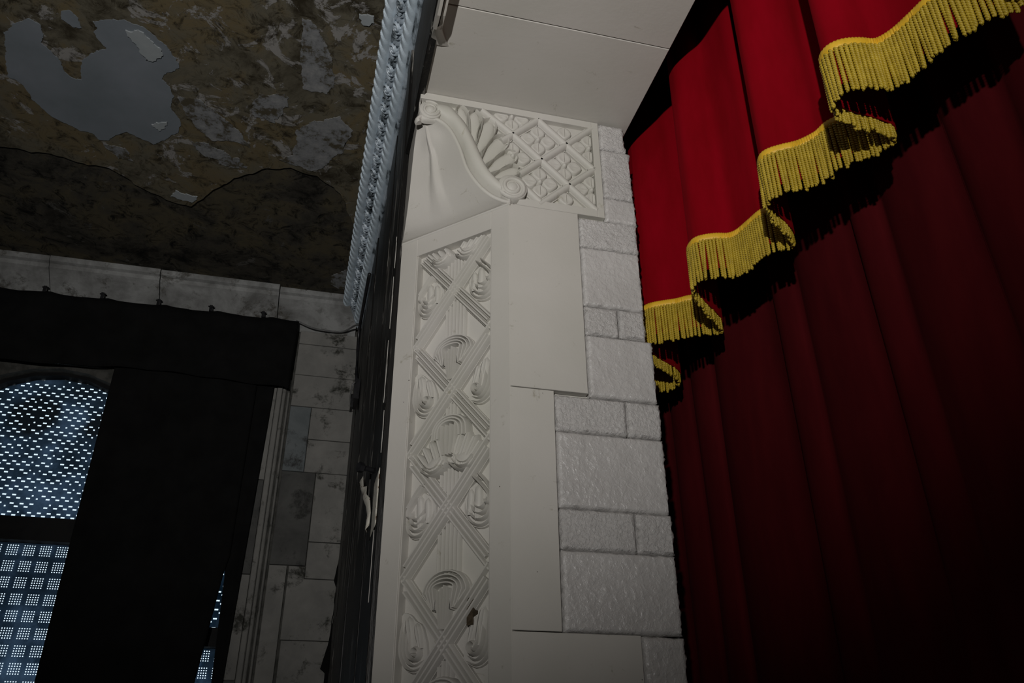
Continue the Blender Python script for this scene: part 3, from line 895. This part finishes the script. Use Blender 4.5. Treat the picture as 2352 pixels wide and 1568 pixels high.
# ------------------------------------------------------------------ black boarded front beside the pier
wr = MB().box(XF + 0.001, XF + 0.011, YP + CH + 0.012, 4.42, 0, ZS).done('wall_right', 'black_wood')
tag(wr, 'black boarded wall between the carved pier and the window wall', 'wall', kind='structure')
ys = [YP + CH + 0.002, 2.262, 2.62, 2.98, 3.36, 3.74, 4.07, 4.40]
for i in range(len(ys) - 1):
    d = (0.014, 0.006, 0.009, 0.005, 0.010, 0.007, 0.009)[i]
    prism(MB(), rect(ys[i] + 0.002, ys[i + 1] - 0.002, 0.0, 4.028), FX, -0.001, d, 0.0015).done('board', 'black_wood', wr)
prism(MB(), rect(-3.2, YP + CH, ZS - 0.012, ZS + 0.085), FX, -0.012, 0.010, 0.002).done('fascia_board', 'black_wood', beam)
prism(MB(), rect(-3.2, YP + CH, ZS + 0.088, 4.028), FX, -0.012, 0.005, 0.002).done('fascia_board', 'black_fascia', beam)

# ------------------------------------------------------------------ silver cornice along the proscenium
t1 = empty('trim_1', (0.14, 2.5, 4.03))
tag(t1, 'silver blue cornice with rope mouldings and scrollwork along the ceiling', 'cornice', kind='structure')
Y0, Y1 = 0.9, 4.26
C0 = Vector((XF - 0.006, 4.030)); C1 = Vector((0.078, 4.200))
ax = (C1 - C0); CW = ax.length; ax.normalize(); nr = Vector((-ax.y, ax.x)) if (-ax.y) < 0 else Vector((ax.y, -ax.x))
if nr.x > 0: nr = -nr
def CN(a, y, d):
    p = C0 + ax * a + nr * d
    return (p.x, y, p.y)
mb = MB()
pr = [(0, -0.03), (0, 0.006), (0.022, 0.006), (0.024, 0.0), (CW - 0.004, 0.0), (CW, 0.004), (CW + 0.01, -0.03)]
v = [CN(a, y, d) for y in (Y0, Y1 + 0.1) for a, d in pr]
n = len(pr)
mb.add(v, [tuple(range(n)), tuple(range(2 * n - 1, n - 1, -1))] + [(i, (i + 1) % n, n + (i + 1) % n, n + i) for i in range(n)])
mb.done('cornice_bed', 'silver_dirty', t1)
def rope(a0, r, pitch, lean):
    n = int((Y1 - Y0) / pitch * 14); k = 13; v = []; f = []
    for i in range(n + 1):
        y = Y0 + (Y1 - Y0) * i / n
        for j in range(k):
            t = j / (k - 1); an = PI * t
            ph = (y / pitch + lean * (t - 0.5) + 0.25 * math.sin(PI * t)) % 1.0
            q = 0.74 + 0.30 * (1 - ph) ** 0.7 if ph > 0.08 else 0.74 + 0.30 * ph / 0.08
            v.append(CN(a0 - r * math.cos(an), y, r * 1.15 * q * math.sin(an) ** 0.8))
    for i in range(n):
        for j in range(k - 1):
            f.append((i * k + j, i * k + j + 1, (i + 1) * k + j + 1, (i + 1) * k + j))
    build('rope_moulding', v, f, 'silver', t1, True, 40)
rope(0.047, 0.023, 0.050, 1.1)
rope(CW - 0.026, 0.025, 0.050, 1.1)
# one scroll motif, copied along the middle band
def CNl(u, y, d): return CN(u, y, d)
AM = (0.072 + CW - 0.052) / 2
mb = MB()
def mot(u, y, d): return CN(AM + u, y, d)
ridge(mb, curl((0.004, 0.0), 0.024, 0.006, PI * 0.9, 1.5, -1, 26), 0.0055, mot, 0.0, 0.016, 6)
ell_dome(mb, (0.004, 0.0), 0.008, 0.008, mot, 0.0, 0.013, n=10, rings=3)
ridge(mb, smooth_line([(-0.022, 0.012), (-0.016, 0.04), (0.006, 0.055), (0.022, 0.07)], 5), 0.005, mot, 0, 0.010, 5, True)
for (b, t, w) in (((-0.012, 0.03), (0.020, 0.028), 0.006), ((-0.012, 0.036), (0.016, 0.046), 0.007), ((-0.018, 0.045), (-0.012, 0.078), 0.008), ((0.0, 0.05), (0.004, 0.082), 0.007), ((0.016, 0.055), (0.021, 0.086), 0.006), ((-0.020, -0.012), (-0.024, 0.012), 0.005), ((0.022, -0.006), (0.025, -0.03), 0.006)):
    leaf_dome(mb, b, t, w, mot, -0.001, 0.016, 7, 5, 0.3, 0.4)
first = mb.done('scroll_motif', 'silver_dirty', t1, True, 60)
step = 0.105
ybase = 1.0
first.location.y += ybase
for i in range(1, 31):
    c = first.copy(); col.objects.link(c); c.parent = t1
    c.location = first.location + Vector((0, step * i, 0))

# ------------------------------------------------------------------ window wall with its stones
wall = empty('wall_far', (0, YW, 0))
tag(wall, 'dim stone window wall with flaking paint behind black drapes', 'wall', kind='structure')
W1 = (-1.37, 0.62, 2.87, 3.64)     # centre, half width, springing, apex of window 1
W2 = (-0.50, 0.20, 3.0, 3.25)
def arch_pts(w, n=14):
    c, h, zs, za = w
    return [(c - h * math.cos(PI * i / n), zs + (za - zs) * math.sin(PI * i / n) ** 0.85) for i in range(n + 1)]
SILL = 1.75
mb = MB()
def wbox(x0, x1, z0, z1): mb.box(x0, x1, YW + 0.012, YW + 0.125, z0, z1)
wbox(-4.2, W1[0] - W1[1], 0, ZC + 0.1)
wbox(W1[0] + W1[1], W2[0] - W2[1], 0, ZC + 0.1)
wbox(W2[0] + W2[1], 0.4, 0, ZC + 0.1)
for w in (W1, W2):
    wbox(w[0] - w[1], w[0] + w[1], 0, SILL)
    P = arch_pts(w)
    for i in range(len(P) - 1):
        (xa, za), (xb, zb) = P[i], P[i + 1]
        v = [(x, y, z) for y in (YW + 0.012, YW + 0.125) for x, z in ((xa, za), (xb, zb), (xb, ZC + 0.1), (xa, ZC + 0.1))]
        mb.add(v, [(0, 1, 2, 3), (7, 6, 5, 4), (0, 4, 5, 1), (2, 6, 7, 3)])
mb.done('wall_core', 'mortar', wall)
ST = [  # x0 x1 z0 z1 material
    (-0.158, 0.19, 3.945, 4.03, 'stone'), (-0.158, 0.19, 3.742, 3.940, 'stone'), (-0.158, 0.19, 3.545, 3.738, 'stone'),
    (-0.158, -0.045, 3.16, 3.541, 'stone_blue'), (-0.042, 0.19, 3.352, 3.541, 'stone'), (-0.042, 0.19, 3.160, 3.348, 'stone'),
    (-0.158, 0.020, 2.655, 3.156, 'stone_dark'), (0.024, 0.19, 2.782, 3.156, 'stone'), (0.024, 0.19, 2.592, 2.778, 'stone'),
    (-0.158, -0.070, 2.08, 2.651, 'stone'), (-0.060, 0.02, 2.45, 2.651, 'stone'), (-0.060, 0.19, 2.290, 2.588, 'stone'), (-0.055, 0.19, 1.90, 2.286, 'stone'),
    (-0.158, -0.060, 1.70, 2.076, 'stone'), (-0.158, 0.19, 1.40, 1.695, 'stone'),
    (-0.330, -0.245, 3.10, 3.66, 'stone'), (-0.330, -0.245, 2.60, 3.096, 'stone_dark'), (-0.330, -0.245, 2.10, 2.596, 'stone'), (-0.330, -0.245, 1.40, 2.096, 'stone_dark'),
]
for i, (a, b, c, d, mt) in enumerate(ST):
    if a == -0.060 and b == 0.02: b = 0.022
    prism(MB(), rect(a, b, c, d), WF, -0.013, 0.003 + 0.003 * ((i * 7) % 5) / 5, 0.002).done('stone_block', mt, wall)
# lintel stones over window 1, seen in the gap of the drapes
for i in range(4):
    a = -1.84 + i * 0.24
    prism(MB(), rect(a, a + 0.236, 3.66, 3.90), WF, -0.013, 0.004, 0.002).done('stone_block', 'stone', wall)
# jamb moulding of the second window
mb = MB()
prism(mb, rect(-0.242, -0.214, 1.4, 3.70), WF, -0.013, 0.020, 0.004)
for x, r in ((-0.203, 0.012), (-0.177, 0.008)):
    ridge(mb, [(x, 1.4), (x, 2.5), (x, 3.70)], r, WF, -0.012, 0.016 + r * 0.6, 7)
mb.done('jamb_moulding', 'stone', wall)

# flat cornice at the head of the window wall
t2 = empty('trim_2', (-0.7, 4.3, 4.03))
tag(t2, 'flaking pale cornice blocks under the ceiling above the black drape', 'cornice', kind='structure')
def cprof(y0=4.235, z1=4.204): return [(y0, z1), (y0 + 0.004, z1 - 0.022), (y0 + 0.022, z1 - 0.03), (y0 + 0.03, z1 - 0.05), (YW - 0.004, 4.045), (YW + 0.02, 4.02), (YW + 0.02, z1 + 0.02), (y0, z1 + 0.02)]
xs = [-4.2, -2.1, -1.52, -0.95, -0.30, 0.16]
for i in range(len(xs) - 1):
    pf = cprof(4.20 + (0.0, 0.004, 0.0, 0.006, 0.03)[i])
    n = len(pf)
    v = [(x, y, z) for x in (xs[i] + 0.002, xs[i + 1] - 0.002) for y, z in pf]
    build('cornice_block', v, [tuple(range(n)), tuple(range(2 * n - 1, n - 1, -1))] + [(k, (k + 1) % n, n + (k + 1) % n, n + k) for k in range(n)], 'cornice_stone', t2)

# ------------------------------------------------------------------ windows with perforated sheets
def hole_cells(mb, x0, x1, z0, z1, holes, y, cut=None):
    pass

def slot_sheet(x0, x1, z0, z1, y, clip):
    """sheet with staggered slots, made of strips so that every slot is a real hole"""
    mb = MB(); f = []
    px, sl, sh = 0.0455, 0.0180, 0.0070
    rng = random.Random(5)
    z = z1 - 0.004; row = 0
    def q(a, b, c, d):
        if b - a > 1e-5 and d - c > 1e-5:
            mb.add([(a, y, c), (b, y, c), (b, y, d), (a, y, d)], [(0, 1, 2, 3)])
    zprev = z1
    while z - sh > z0:
        q(x0, x1, z, zprev)
        xo = x0 + (0.006 if row % 2 == 0 else 0.006 + px / 2)
        a = x0
        while xo + sl < x1:
            k = rng.random()
            if k > 0.06:
                w = sl if k > 0.22 else sl * 0.45
                q(a, xo, z - sh, z)
                a = xo + w
            xo += px
        q(a, x1, z - sh, z)
        zprev = z - sh
        z -= 0.0285 if row % 2 == 0 else 0.0155
        row += 1
    q(x0, x1, z0, zprev)
    return mb

def dot_sheet(x0, x1, z0, z1, y):
    mb = MB()
    def q(a, b, c, d):
        if b - a > 1e-5 and d - c > 1e-5:
            mb.add([(a, y, c), (b, y, c), (b, y, d), (a, y, d)], [(0, 1, 2, 3)])
    pit, sq, hp, hs = 0.0750, 0.0118, 0.0112, 0.0050
    zprev = z1
    z = z1 - 0.014
    while z - 5 * hp > z0:
        for r in range(5):
            zt_, zb_ = z - r * hp, z - r * hp - hs
            q(x0, x1, zt_, zprev)
            a = x0; xo = x1 - 0.018 - 4 * hp
            starts = []
            while xo > x0:
                starts += [xo + hp * c for c in range(5)]
                xo -= pit
            for s in sorted(starts):
                q(a, s, zb_, zt_); a = s + hs
            q(a, x1, zb_, zt_)
            zprev = zb_
        z -= pit * 1.04
    q(x0, x1, z0, zprev)
    return mb

def window(name, w, rail0, rail1, label, x_lo, x_hi):
    o = empty(name, (w[0], YW + 0.1, SILL))
    tag(o, label, 'window', kind='structure')
    mb = MB()
    P = arch_pts(w)
    t = 0.03
    inner = [(w[0] + (x - w[0]) * (1 - t / w[1]), z - t * 0.6) for x, z in P]
    for i in range(len(P) - 1):
        v = [(x, yy, z) for yy in (YW + 0.06, YW + 0.124) for x, z in (P[i], P[i + 1], inner[i + 1], inner[i])]
        mb.add(v, [(0, 1, 2, 3), (7, 6, 5, 4), (0, 4, 5, 1), (2, 6, 7, 3)])
    for s in (-1, 1):
        xa = w[0] + s * w[1]; xb = xa - s * t
        mb.box(min(xa, xb), max(xa, xb), YW + 0.06, YW + 0.124, SILL, w[2])
    mb.box(w[0] - w[1], w[0] + w[1], YW + 0.06, YW + 0.124, SILL, SILL + 0.04)
    mb.done('frame', 'dark_frame', o)
    MB().box(w[0] - w[1] + t, w[0] + w[1] - t, YW + 0.05, YW + 0.13, rail0, rail1).done('meeting_rail', 'dark_frame', o)
    slot_sheet(w[0] - w[1], w[0] + w[1], rail1 - 0.01, w[3] + 0.02, YW + 0.115, None).done('perforated_sheet', 'sheet', o)
    dot_sheet(w[0] - w[1], w[0] + w[1], SILL, rail0 + 0.004, YW + 0.113).done('perforated_sheet', 'sheet', o)
    return o
window('window_1', W1, 2.722, 2.838, 'arched window with a perforated sheet glowing with daylight', 0, 0)
window('window_2', W2, 2.255, 2.345, 'narrow window glimpsed as a bright sliver between black drapes', 0, 0)

# ------------------------------------------------------------------ black drapes
def drape(name, xl, xr, z0f, z1f, y, amp, waves, nx, nz, label, parent_clips=None, seed=0):
    """cloth panel; xl/xr functions of z, z0f/z1f functions of x"""
    v = []; f = []
    for j in range(nz + 1):
        for i in range(nx + 1):
            t = i / nx; s = j / nz
            xg = xl(0.5) + (xr(0.5) - xl(0.5)) * t
            z = z1f(xg) + (z0f(xg) - z1f(xg)) * s
            x = xl(z) + (xr(z) - xl(z)) * t
            a = amp * (0.6 + 0.4 * math.sin(s * 2 + seed))
            v.append((x, y + a * math.sin(waves * 2 * PI * t + 0.6 * math.sin(3 * s + seed)) + 0.004 * noise.noise(Vector((x * 9, z * 4, seed))), z))
    m = nx + 1
    for j in range(nz):
        for i in range(nx):
            f.append((j * m + i, j * m + i + 1, (j + 1) * m + i + 1, (j + 1) * m + i))
    return v, f
def cloth(name, v, f, mat, parent=None, th=0.003):
    o = build(name, v, f, mat, parent, True)
    md = o.modifiers.new('thickness', 'SOLIDIFY'); md.thickness = th; md.offset = 0
    return o

pel = empty('blackout_pelmet', (-1.0, 4.30, 4.03))
tag(pel, 'black cloth pelmet clipped along the wall head above the windows', 'curtain')
clips = [-2.4, -2.1, -1.82, -1.53, -1.238, -0.945, -0.664, -0.376]
def peltop(x):
    d = min(abs(x - c) for c in clips + [-0.175])
    return 4.043 + 0.006 * max(0, 1 - d / 0.05) - 0.012 * min(1, d / 0.14)
def pelbot(x):
    return 3.605 + 0.02 * max(0, min(1, (-0.20 - x) / 0.06)) + 0.012 * math.sin(x * 5)
v, f = drape('cloth', lambda z: -2.6, lambda z: -0.174 - 0.015 * (4.04 - z), pelbot, peltop, 4.308, 0.008, 9, 150, 10, '')
cloth('pelmet_cloth', v, f, 'black_cloth', pel)
mbc = MB()
mbc.box(-0.008, 0.008, -0.012, 0.004, -0.022, 0.016)
mbc.box(-0.016, 0.016, -0.006, 0.002, 0.008, 0.014)
cm = None
for c in clips[3:]:
    if cm is None:
        co = mbc.done('clip', 'black_metal'); cm = co.data; co.parent = pel
    else:
        co = bpy.data.objects.new('clip', cm); col.objects.link(co); co.parent = pel
    co.location = Vector((c, 4.306, 4.056)) - pel.location

dr = empty('blackout_curtain', (-0.75, 4.34, 0.4))
tag(dr, 'wide black drape hanging between the bright window and the sliver', 'curtain')
def xr_a(z): return -0.352 if z > 2.62 else -0.352 - 0.013 - 0.10 * (2.62 - z)
v, f = drape('cloth', lambda z: -1.096, xr_a, lambda x: 0.5, lambda x: 3.98, 4.346, 0.006, 5, 60, 40, '', seed=1.5)
cloth('drape_cloth', v, f, 'black_cloth', dr)
dr2 = empty('blackout_curtain', (-0.31, 4.355, 0.4))
tag(dr2, 'narrow black drape hanging beside the stone jamb', 'curtain')
def xl_b(z): return -0.38 if z > 2.62 else -0.365 + 0.035 * (2.62 - z)
v, f = drape('cloth', xl_b, lambda z: -0.262 - 0.024 * (3.6 - z), lambda x: 0.5, lambda x: 3.98, 4.362, 0.005, 1.5, 16, 40, '', seed=2.5)
cloth('drape_cloth', v, f, 'black_cloth', dr2)

# ------------------------------------------------------------------ small things on the black boards and the wall
o = tube(MB(), [tuple(p) for p in smooth_line([(-0.19, 4.325, 4.05), (-0.174, 4.33, 4.047), (-0.089, 4.35, 4.028), (0.012, 4.36, 4.026), (0.09, 4.355, 4.033), (0.145, 4.25, 4.02), (0.170, 4.13, 3.96)], 6)], 0.0055, 8).done('cable', 'cable', None, True)
tag(o, 'grey cable sagging from the drape to the black conduit', 'cable')
con = empty('conduit', (0.17, 3.9, 3.4))
tag(con, 'black conduit running down the boards to a clamp', 'conduit')
tube(MB(), [(0.172, 3.60, 3.965), (0.170, 3.75, 3.95), (0.168, 3.98, 3.93), (0.167, 4.07, 3.90), (0.168, 4.05, 3.75), (0.170, 3.98, 3.6), (0.173, 3.89, 3.46)], 0.009, 8).done('pipe', 'black_metal', con, True)
mb = MB(); mb.box(0.158, 0.186, 3.82, 3.96, 3.36, 3.47); mb.box(0.150, 0.162, 3.86, 3.93, 3.33, 3.40)
mb.done('clamp', 'black_metal', con)
tube(MB(), [tuple(p) for p in smooth_line([(0.160, 3.80, 3.44), (0.148, 3.80, 3.42), (0.145, 3.84, 3.38), (0.152, 3.90, 3.36)], 5)], 0.004, 6).done('hook', 'cable', con, True)
bolt = empty('coach_bolt', (XF - 0.012, 2.5, 2.51))
tag(bolt, 'black steel bolt sticking out of the boards above the paper scraps', 'bolt')
tube(MB(), [(XF - 0.006, 2.52, 2.515), (XF - 0.045, 2.50, 2.515)], 0.009, 10).done('shank', 'black_metal', bolt, True, 40)
tube(MB(), [(XF - 0.042, 2.502, 2.515), (XF - 0.056, 2.495, 2.515)], 0.017, 6).done('head', 'black_metal', bolt)
for k, (y, z0, z1, w) in enumerate(((2.205, 2.86, 3.05, 0.030), (2.225, 2.62, 2.83, 0.022), (2.19, 2.45, 2.58, 0.016), (2.235, 2.05, 2.35, 0.012), (2.20, 3.08, 3.20, 0.020), (2.30, 1.95, 2.15, 0.02))):
    n = 9
    L = [(y + w * (0.5 * noise.noise(Vector((k, q * 1.3, 0))) - 0.5 * math.sin(PI * q / n)), z0 + (z1 - z0) * q / n) for q in range(n + 1)]
    Rr = [(y + w * (0.6 * noise.noise(Vector((k, q * 1.7, 5))) + 0.5 * math.sin(PI * q / n)) + 0.002, z0 + (z1 - z0) * q / n) for q in range(n, -1, -1)]
    d = 0.014 if y < 2.26 else 0.006
    o = prism(MB(), [(max(a, 2.162), b) for a, b in L + Rr], FX, d - 0.003, d + 0.0012).done('scraped_paint', 'plaster', wr)
    o['label'] = 'pale sliver of bare plaster scraped through the black'
o = prism(MB(), jag([(0.187, 2.70), (0.172, 2.585), (0.184, 2.55), (0.184, 2.44), (0.176, 2.291), (0.146, 2.159), (0.172, 2.14), (0.170, 1.90), (0.187, 1.90)], 0.003, 0.02, 41), WF, 0.0065, 0.011).done('torn_felt', 'black_cloth')
tag(o, 'torn black felt edge flapping over the stones beside the boards', 'felt')
# paper strip and torn scrap
v = []; f = []
for j in range(13):
    z = 2.395 - (2.395 - 2.240) * j / 12
    for i in range(5):
        y = 2.160 + (2.335 - 2.160) * i / 4 + 0.004 * noise.noise(Vector((i * 3.1, z * 40, 1)))
        v.append((XF - 0.0168 - 0.0015 * noise.noise(Vector((y * 30, z * 30, 4))), y, z))
for j in range(12):
    for i in range(4):
        f.append((j * 5 + i, j * 5 + i + 1, j * 5 + i + 6, j * 5 + i + 5))
v = [(x, max(y, YP + CH + 0.004), z) for x, y, z in v]
o = cloth('paper_strip', v, f, 'paper', None, 0.0015)
tag(o, 'upright cream paper strip stuck on the black boards', 'paper')
pts = [(3.02, 2.640), (2.88, 2.600), (2.80, 2.545), (2.72, 2.505), (2.62, 2.455), (2.50, 2.395), (2.44, 2.345), (2.40, 2.290)]
v = []; f = []
for i, (y, z) in enumerate(pts):
    w = (0.006, 0.020, 0.009, 0.024, 0.014, 0.022, 0.009, 0.013)[i]
    cx = XF - 0.012 - 0.006 * math.sin(i * 1.1) ** 2
    v += [(cx, y - w * 1.6, z + w * 0.5), (cx - 0.008, y, z), (cx, y + w * 1.2, z - w * 0.6)]
for i in range(len(pts) - 1):
    for j in range(2):
        f.append((i * 3 + j, i * 3 + j + 1, i * 3 + j + 4, i * 3 + j + 3))
o = cloth('torn_paper', v, f, 'paper', None, 0.0015)
tag(o, 'curled torn scrap of paper peeling beside the paper strip', 'paper')

# ------------------------------------------------------------------ stage curtain
cur = empty('stage_curtain', (1.27, 1.2, 0.0))
tag(cur, 'dark red velvet main curtain hanging behind the fringed valance', 'curtain')
FY = [2.9, 2.60, 2.41, 2.238, 1.832, 1.715, 1.428, 1.325, 1.096, 0.93, 0.70, 0.58, 0.30, 0.05, -0.3, -0.9]
pl = []
for i in range(len(FY) - 1):
    w = FY[i] - FY[i + 1]
    for k in range(10):
        t = k / 10
        amp = 0.018 + 0.09 * w
        pl.append((1.285 - amp * (math.sin(PI * t) ** 0.55) * (0.75 + 0.25 * math.sin(PI * (t ** 0.6))), FY[i] - w * t))
zs = [0.02 + (4.9 - 0.02) * i / 26 for i in range(27)]
v = []; f = []
for j, z in enumerate(zs):
    for i, (x, y) in enumerate(pl):
        q = 0.55 + 0.45 * (z / 4.9)
        dx = 0.012 * noise.noise(Vector((y * 5, z * 0.7, 2)))
        v.append((1.285 - (1.285 - x) * q + dx, y + 0.025 * noise.noise(Vector((y * 4, z * 0.5, 9))), z))
m = len(pl)
for j in range(len(zs) - 1):
    for i in range(m - 1):
        f.append((j * m + i, j * m + i + 1, (j + 1) * m + i + 1, (j + 1) * m + i))
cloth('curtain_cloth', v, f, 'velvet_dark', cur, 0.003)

# ------------------------------------------------------------------ valance with bullion fringe
val = empty('stage_valance', (1.05, 1.4, 2.9))
tag(val, 'crimson velvet valance in deep folds with a gold fringe along its hem', 'valance')
ZH = EYE + 1.33
PLAN = [(0.95, 0.50), (0.94, 0.56), (0.965, 0.61), (1.04, 0.655), (1.115, 0.695), (1.115, 0.73), (1.085, 0.759), (1.053, 0.826), (1.043, 0.878), (1.034, 0.918), (1.015, 0.948), (0.98, 0.955), (0.948, 0.967), (0.931, 0.989), (0.938, 1.016), (0.98, 1.038), (1.06, 1.046), (1.112, 1.058), (1.122, 1.085), (1.09, 1.135), (1.055, 1.175), (1.046, 1.215), (1.022, 1.251), (0.99, 1.274), (0.967, 1.295), (0.963, 1.317), (0.985, 1.352), (1.06, 1.408), (1.106, 1.444), (1.108, 1.478), (1.07, 1.503), (1.059, 1.549), (1.049, 1.599), (1.031, 1.622), (0.995, 1.632), (0.959, 1.654), (0.951, 1.681), (0.962, 1.717), (1.02, 1.785), (1.10, 1.852), (1.136, 1.892), (1.128, 1.922), (1.07, 1.938), (1.035, 1.967), (0.996, 1.99), (0.968, 2.01), (0.957, 2.026), (0.953, 2.04), (0.961, 2.074), (1.03, 2.14), (1.12, 2.20), (1.16, 2.245), (1.14, 2.31), (1.07, 2.37), (1.01, 2.42), (0.99, 2.47), (1.02, 2.55)]
path = smooth_line(PLAN, 6)
zs = [ZH - 0.095, ZH - 0.06, ZH, ZH + 0.08, ZH + 0.2, ZH + 0.4, ZH + 0.65, ZH + 0.95, ZH + 1.3, ZH + 1.65, 4.85]
v = []; f = []
for z in zs:
    h = max(0, z - ZH)
    k = 1 - 0.25 * min(1, h / 1.5)
    for p in path:
        x = 1.045 + (p.x - 1.045) * k + 0.008 * noise.noise(Vector((p.y * 6, z * 1.5, 5))) * min(1, h * 4)
        v.append((x, p.y, z))
m = len(path)
for j in range(len(zs) - 1):
    for i in range(m - 1):
        f.append((j * m + i, j * m + i + 1, (j + 1) * m + i + 1, (j + 1) * m + i))
cloth('valance_cloth', v, f, 'velvet', val, 0.003)

# gimp braid along the hem
fr = []
v = []; f = []
acc = [0.0]
for i in range(1, len(path)): acc.append(acc[-1] + (path[i] - path[i - 1]).length)
LEN = acc[-1]
def at(s):
    s = max(0, min(LEN, s))
    for i in range(1, len(acc)):
        if acc[i] >= s:
            t = (s - acc[i - 1]) / (acc[i] - acc[i - 1])
            p = path[i - 1].lerp(path[i], t)
            d = (path[i] - path[i - 1]).normalized()
            return p, d
    return path[-1], (path[-1] - path[-2]).normalized()
nb = 900
prof = [(0.003, 0.012), (0.0065, 0.010), (0.0085, 0.004), (0.0085, -0.004), (0.0065, -0.010), (0.003, -0.012)]
kp = len(prof)
for i in range(nb + 1):
    p, d = at(LEN * i / nb)
    nn = Vector((-d.y, d.x))
    rib = 1.0 + (0.16 if i % 2 else -0.1)
    for a, b in prof:
        q = p + nn * (a * rib)
        v.append((q.x, q.y, ZH + 0.006 + b))
for i in range(nb):
    for j in range(kp):
        f.append((i * kp + j, i * kp + (j + 1) % kp, (i + 1) * kp + (j + 1) % kp, (i + 1) * kp + j))
fringe = build('fringe', v, f, 'gold_braid', val, True, 60)
fringe['label'] = 'gold bullion fringe with a ribbed braid'

def cord_mesh(L, ph):
    """two-ply twisted cord that ends in a loop"""
    mb = MB()
    turns = L / 0.0135
    n = int(turns * 7)
    for k in range(2):
        pts = []
        for i in range(n + 1):
            t = i / n
            a = ph + k * PI + t * turns * 2 * PI
            rr = 0.0024
            if t > 0.95: rr *= math.sqrt(max(0.0, 1 - ((t - 0.95) / 0.05) ** 2))
            pts.append(Vector((rr * math.cos(a), rr * math.sin(a), -L * t)))
        tube(mb, pts, 0.0027, 5)
    me = bpy.data.meshes.new('strand')
    me.from_pydata(mb.v, [], mb.f)
    me.materials.append(M['gold'])
    for p in me.polygons: p.use_smooth = True
    return me
cords = [cord_mesh(0.122, 0.0), cord_mesh(0.126, 1.1), cord_mesh(0.130, 2.0), cord_mesh(0.124, 2.7)]
s = 0.10
pitch = 0.0086
spots = []
while s < LEN - 0.10:
    p, d = at(s + random.uniform(-0.0005, 0.0005))
    nn = Vector((-d.y, d.x))
    q = p + nn * 0.0068
    sway = 0.05 * noise.noise(Vector((s * 30, 0, 0)))
    view = -(nn.x * q.x + nn.y * q.y)          # > 0 where the strand hangs on the side seen from the hall
    spots.append((view, Vector((q.x, q.y, ZH - 0.003)), (random.gauss(0, 0.015) + sway, random.gauss(0, 0.015), random.uniform(0, 6.28)), random.randrange(4)))
    s += pitch
order = sorted(range(len(spots)), key=lambda i: -spots[i][0])
single = set(order[:296])
rest = MB()
for i, (vw, loc, rot, k) in enumerate(spots):
    if i in single:
        o = bpy.data.objects.new('strand', cords[k])
        col.objects.link(o); o.parent = fringe
        o.location = loc
        o.rotation_euler = rot
    else:
        mw = Matrix.Translation(loc) @ Matrix.LocRotScale(None, __import__('mathutils').Euler(rot), None)
        rest.add([mw @ vv.co for vv in cords[k].vertices], [tuple(pp.vertices) for pp in cords[k].polygons])
if rest.v:
    o = rest.done('strand_run', 'gold', fringe, True)
    o['kind'] = 'stuff'
print('strands', len(spots), 'length', LEN)
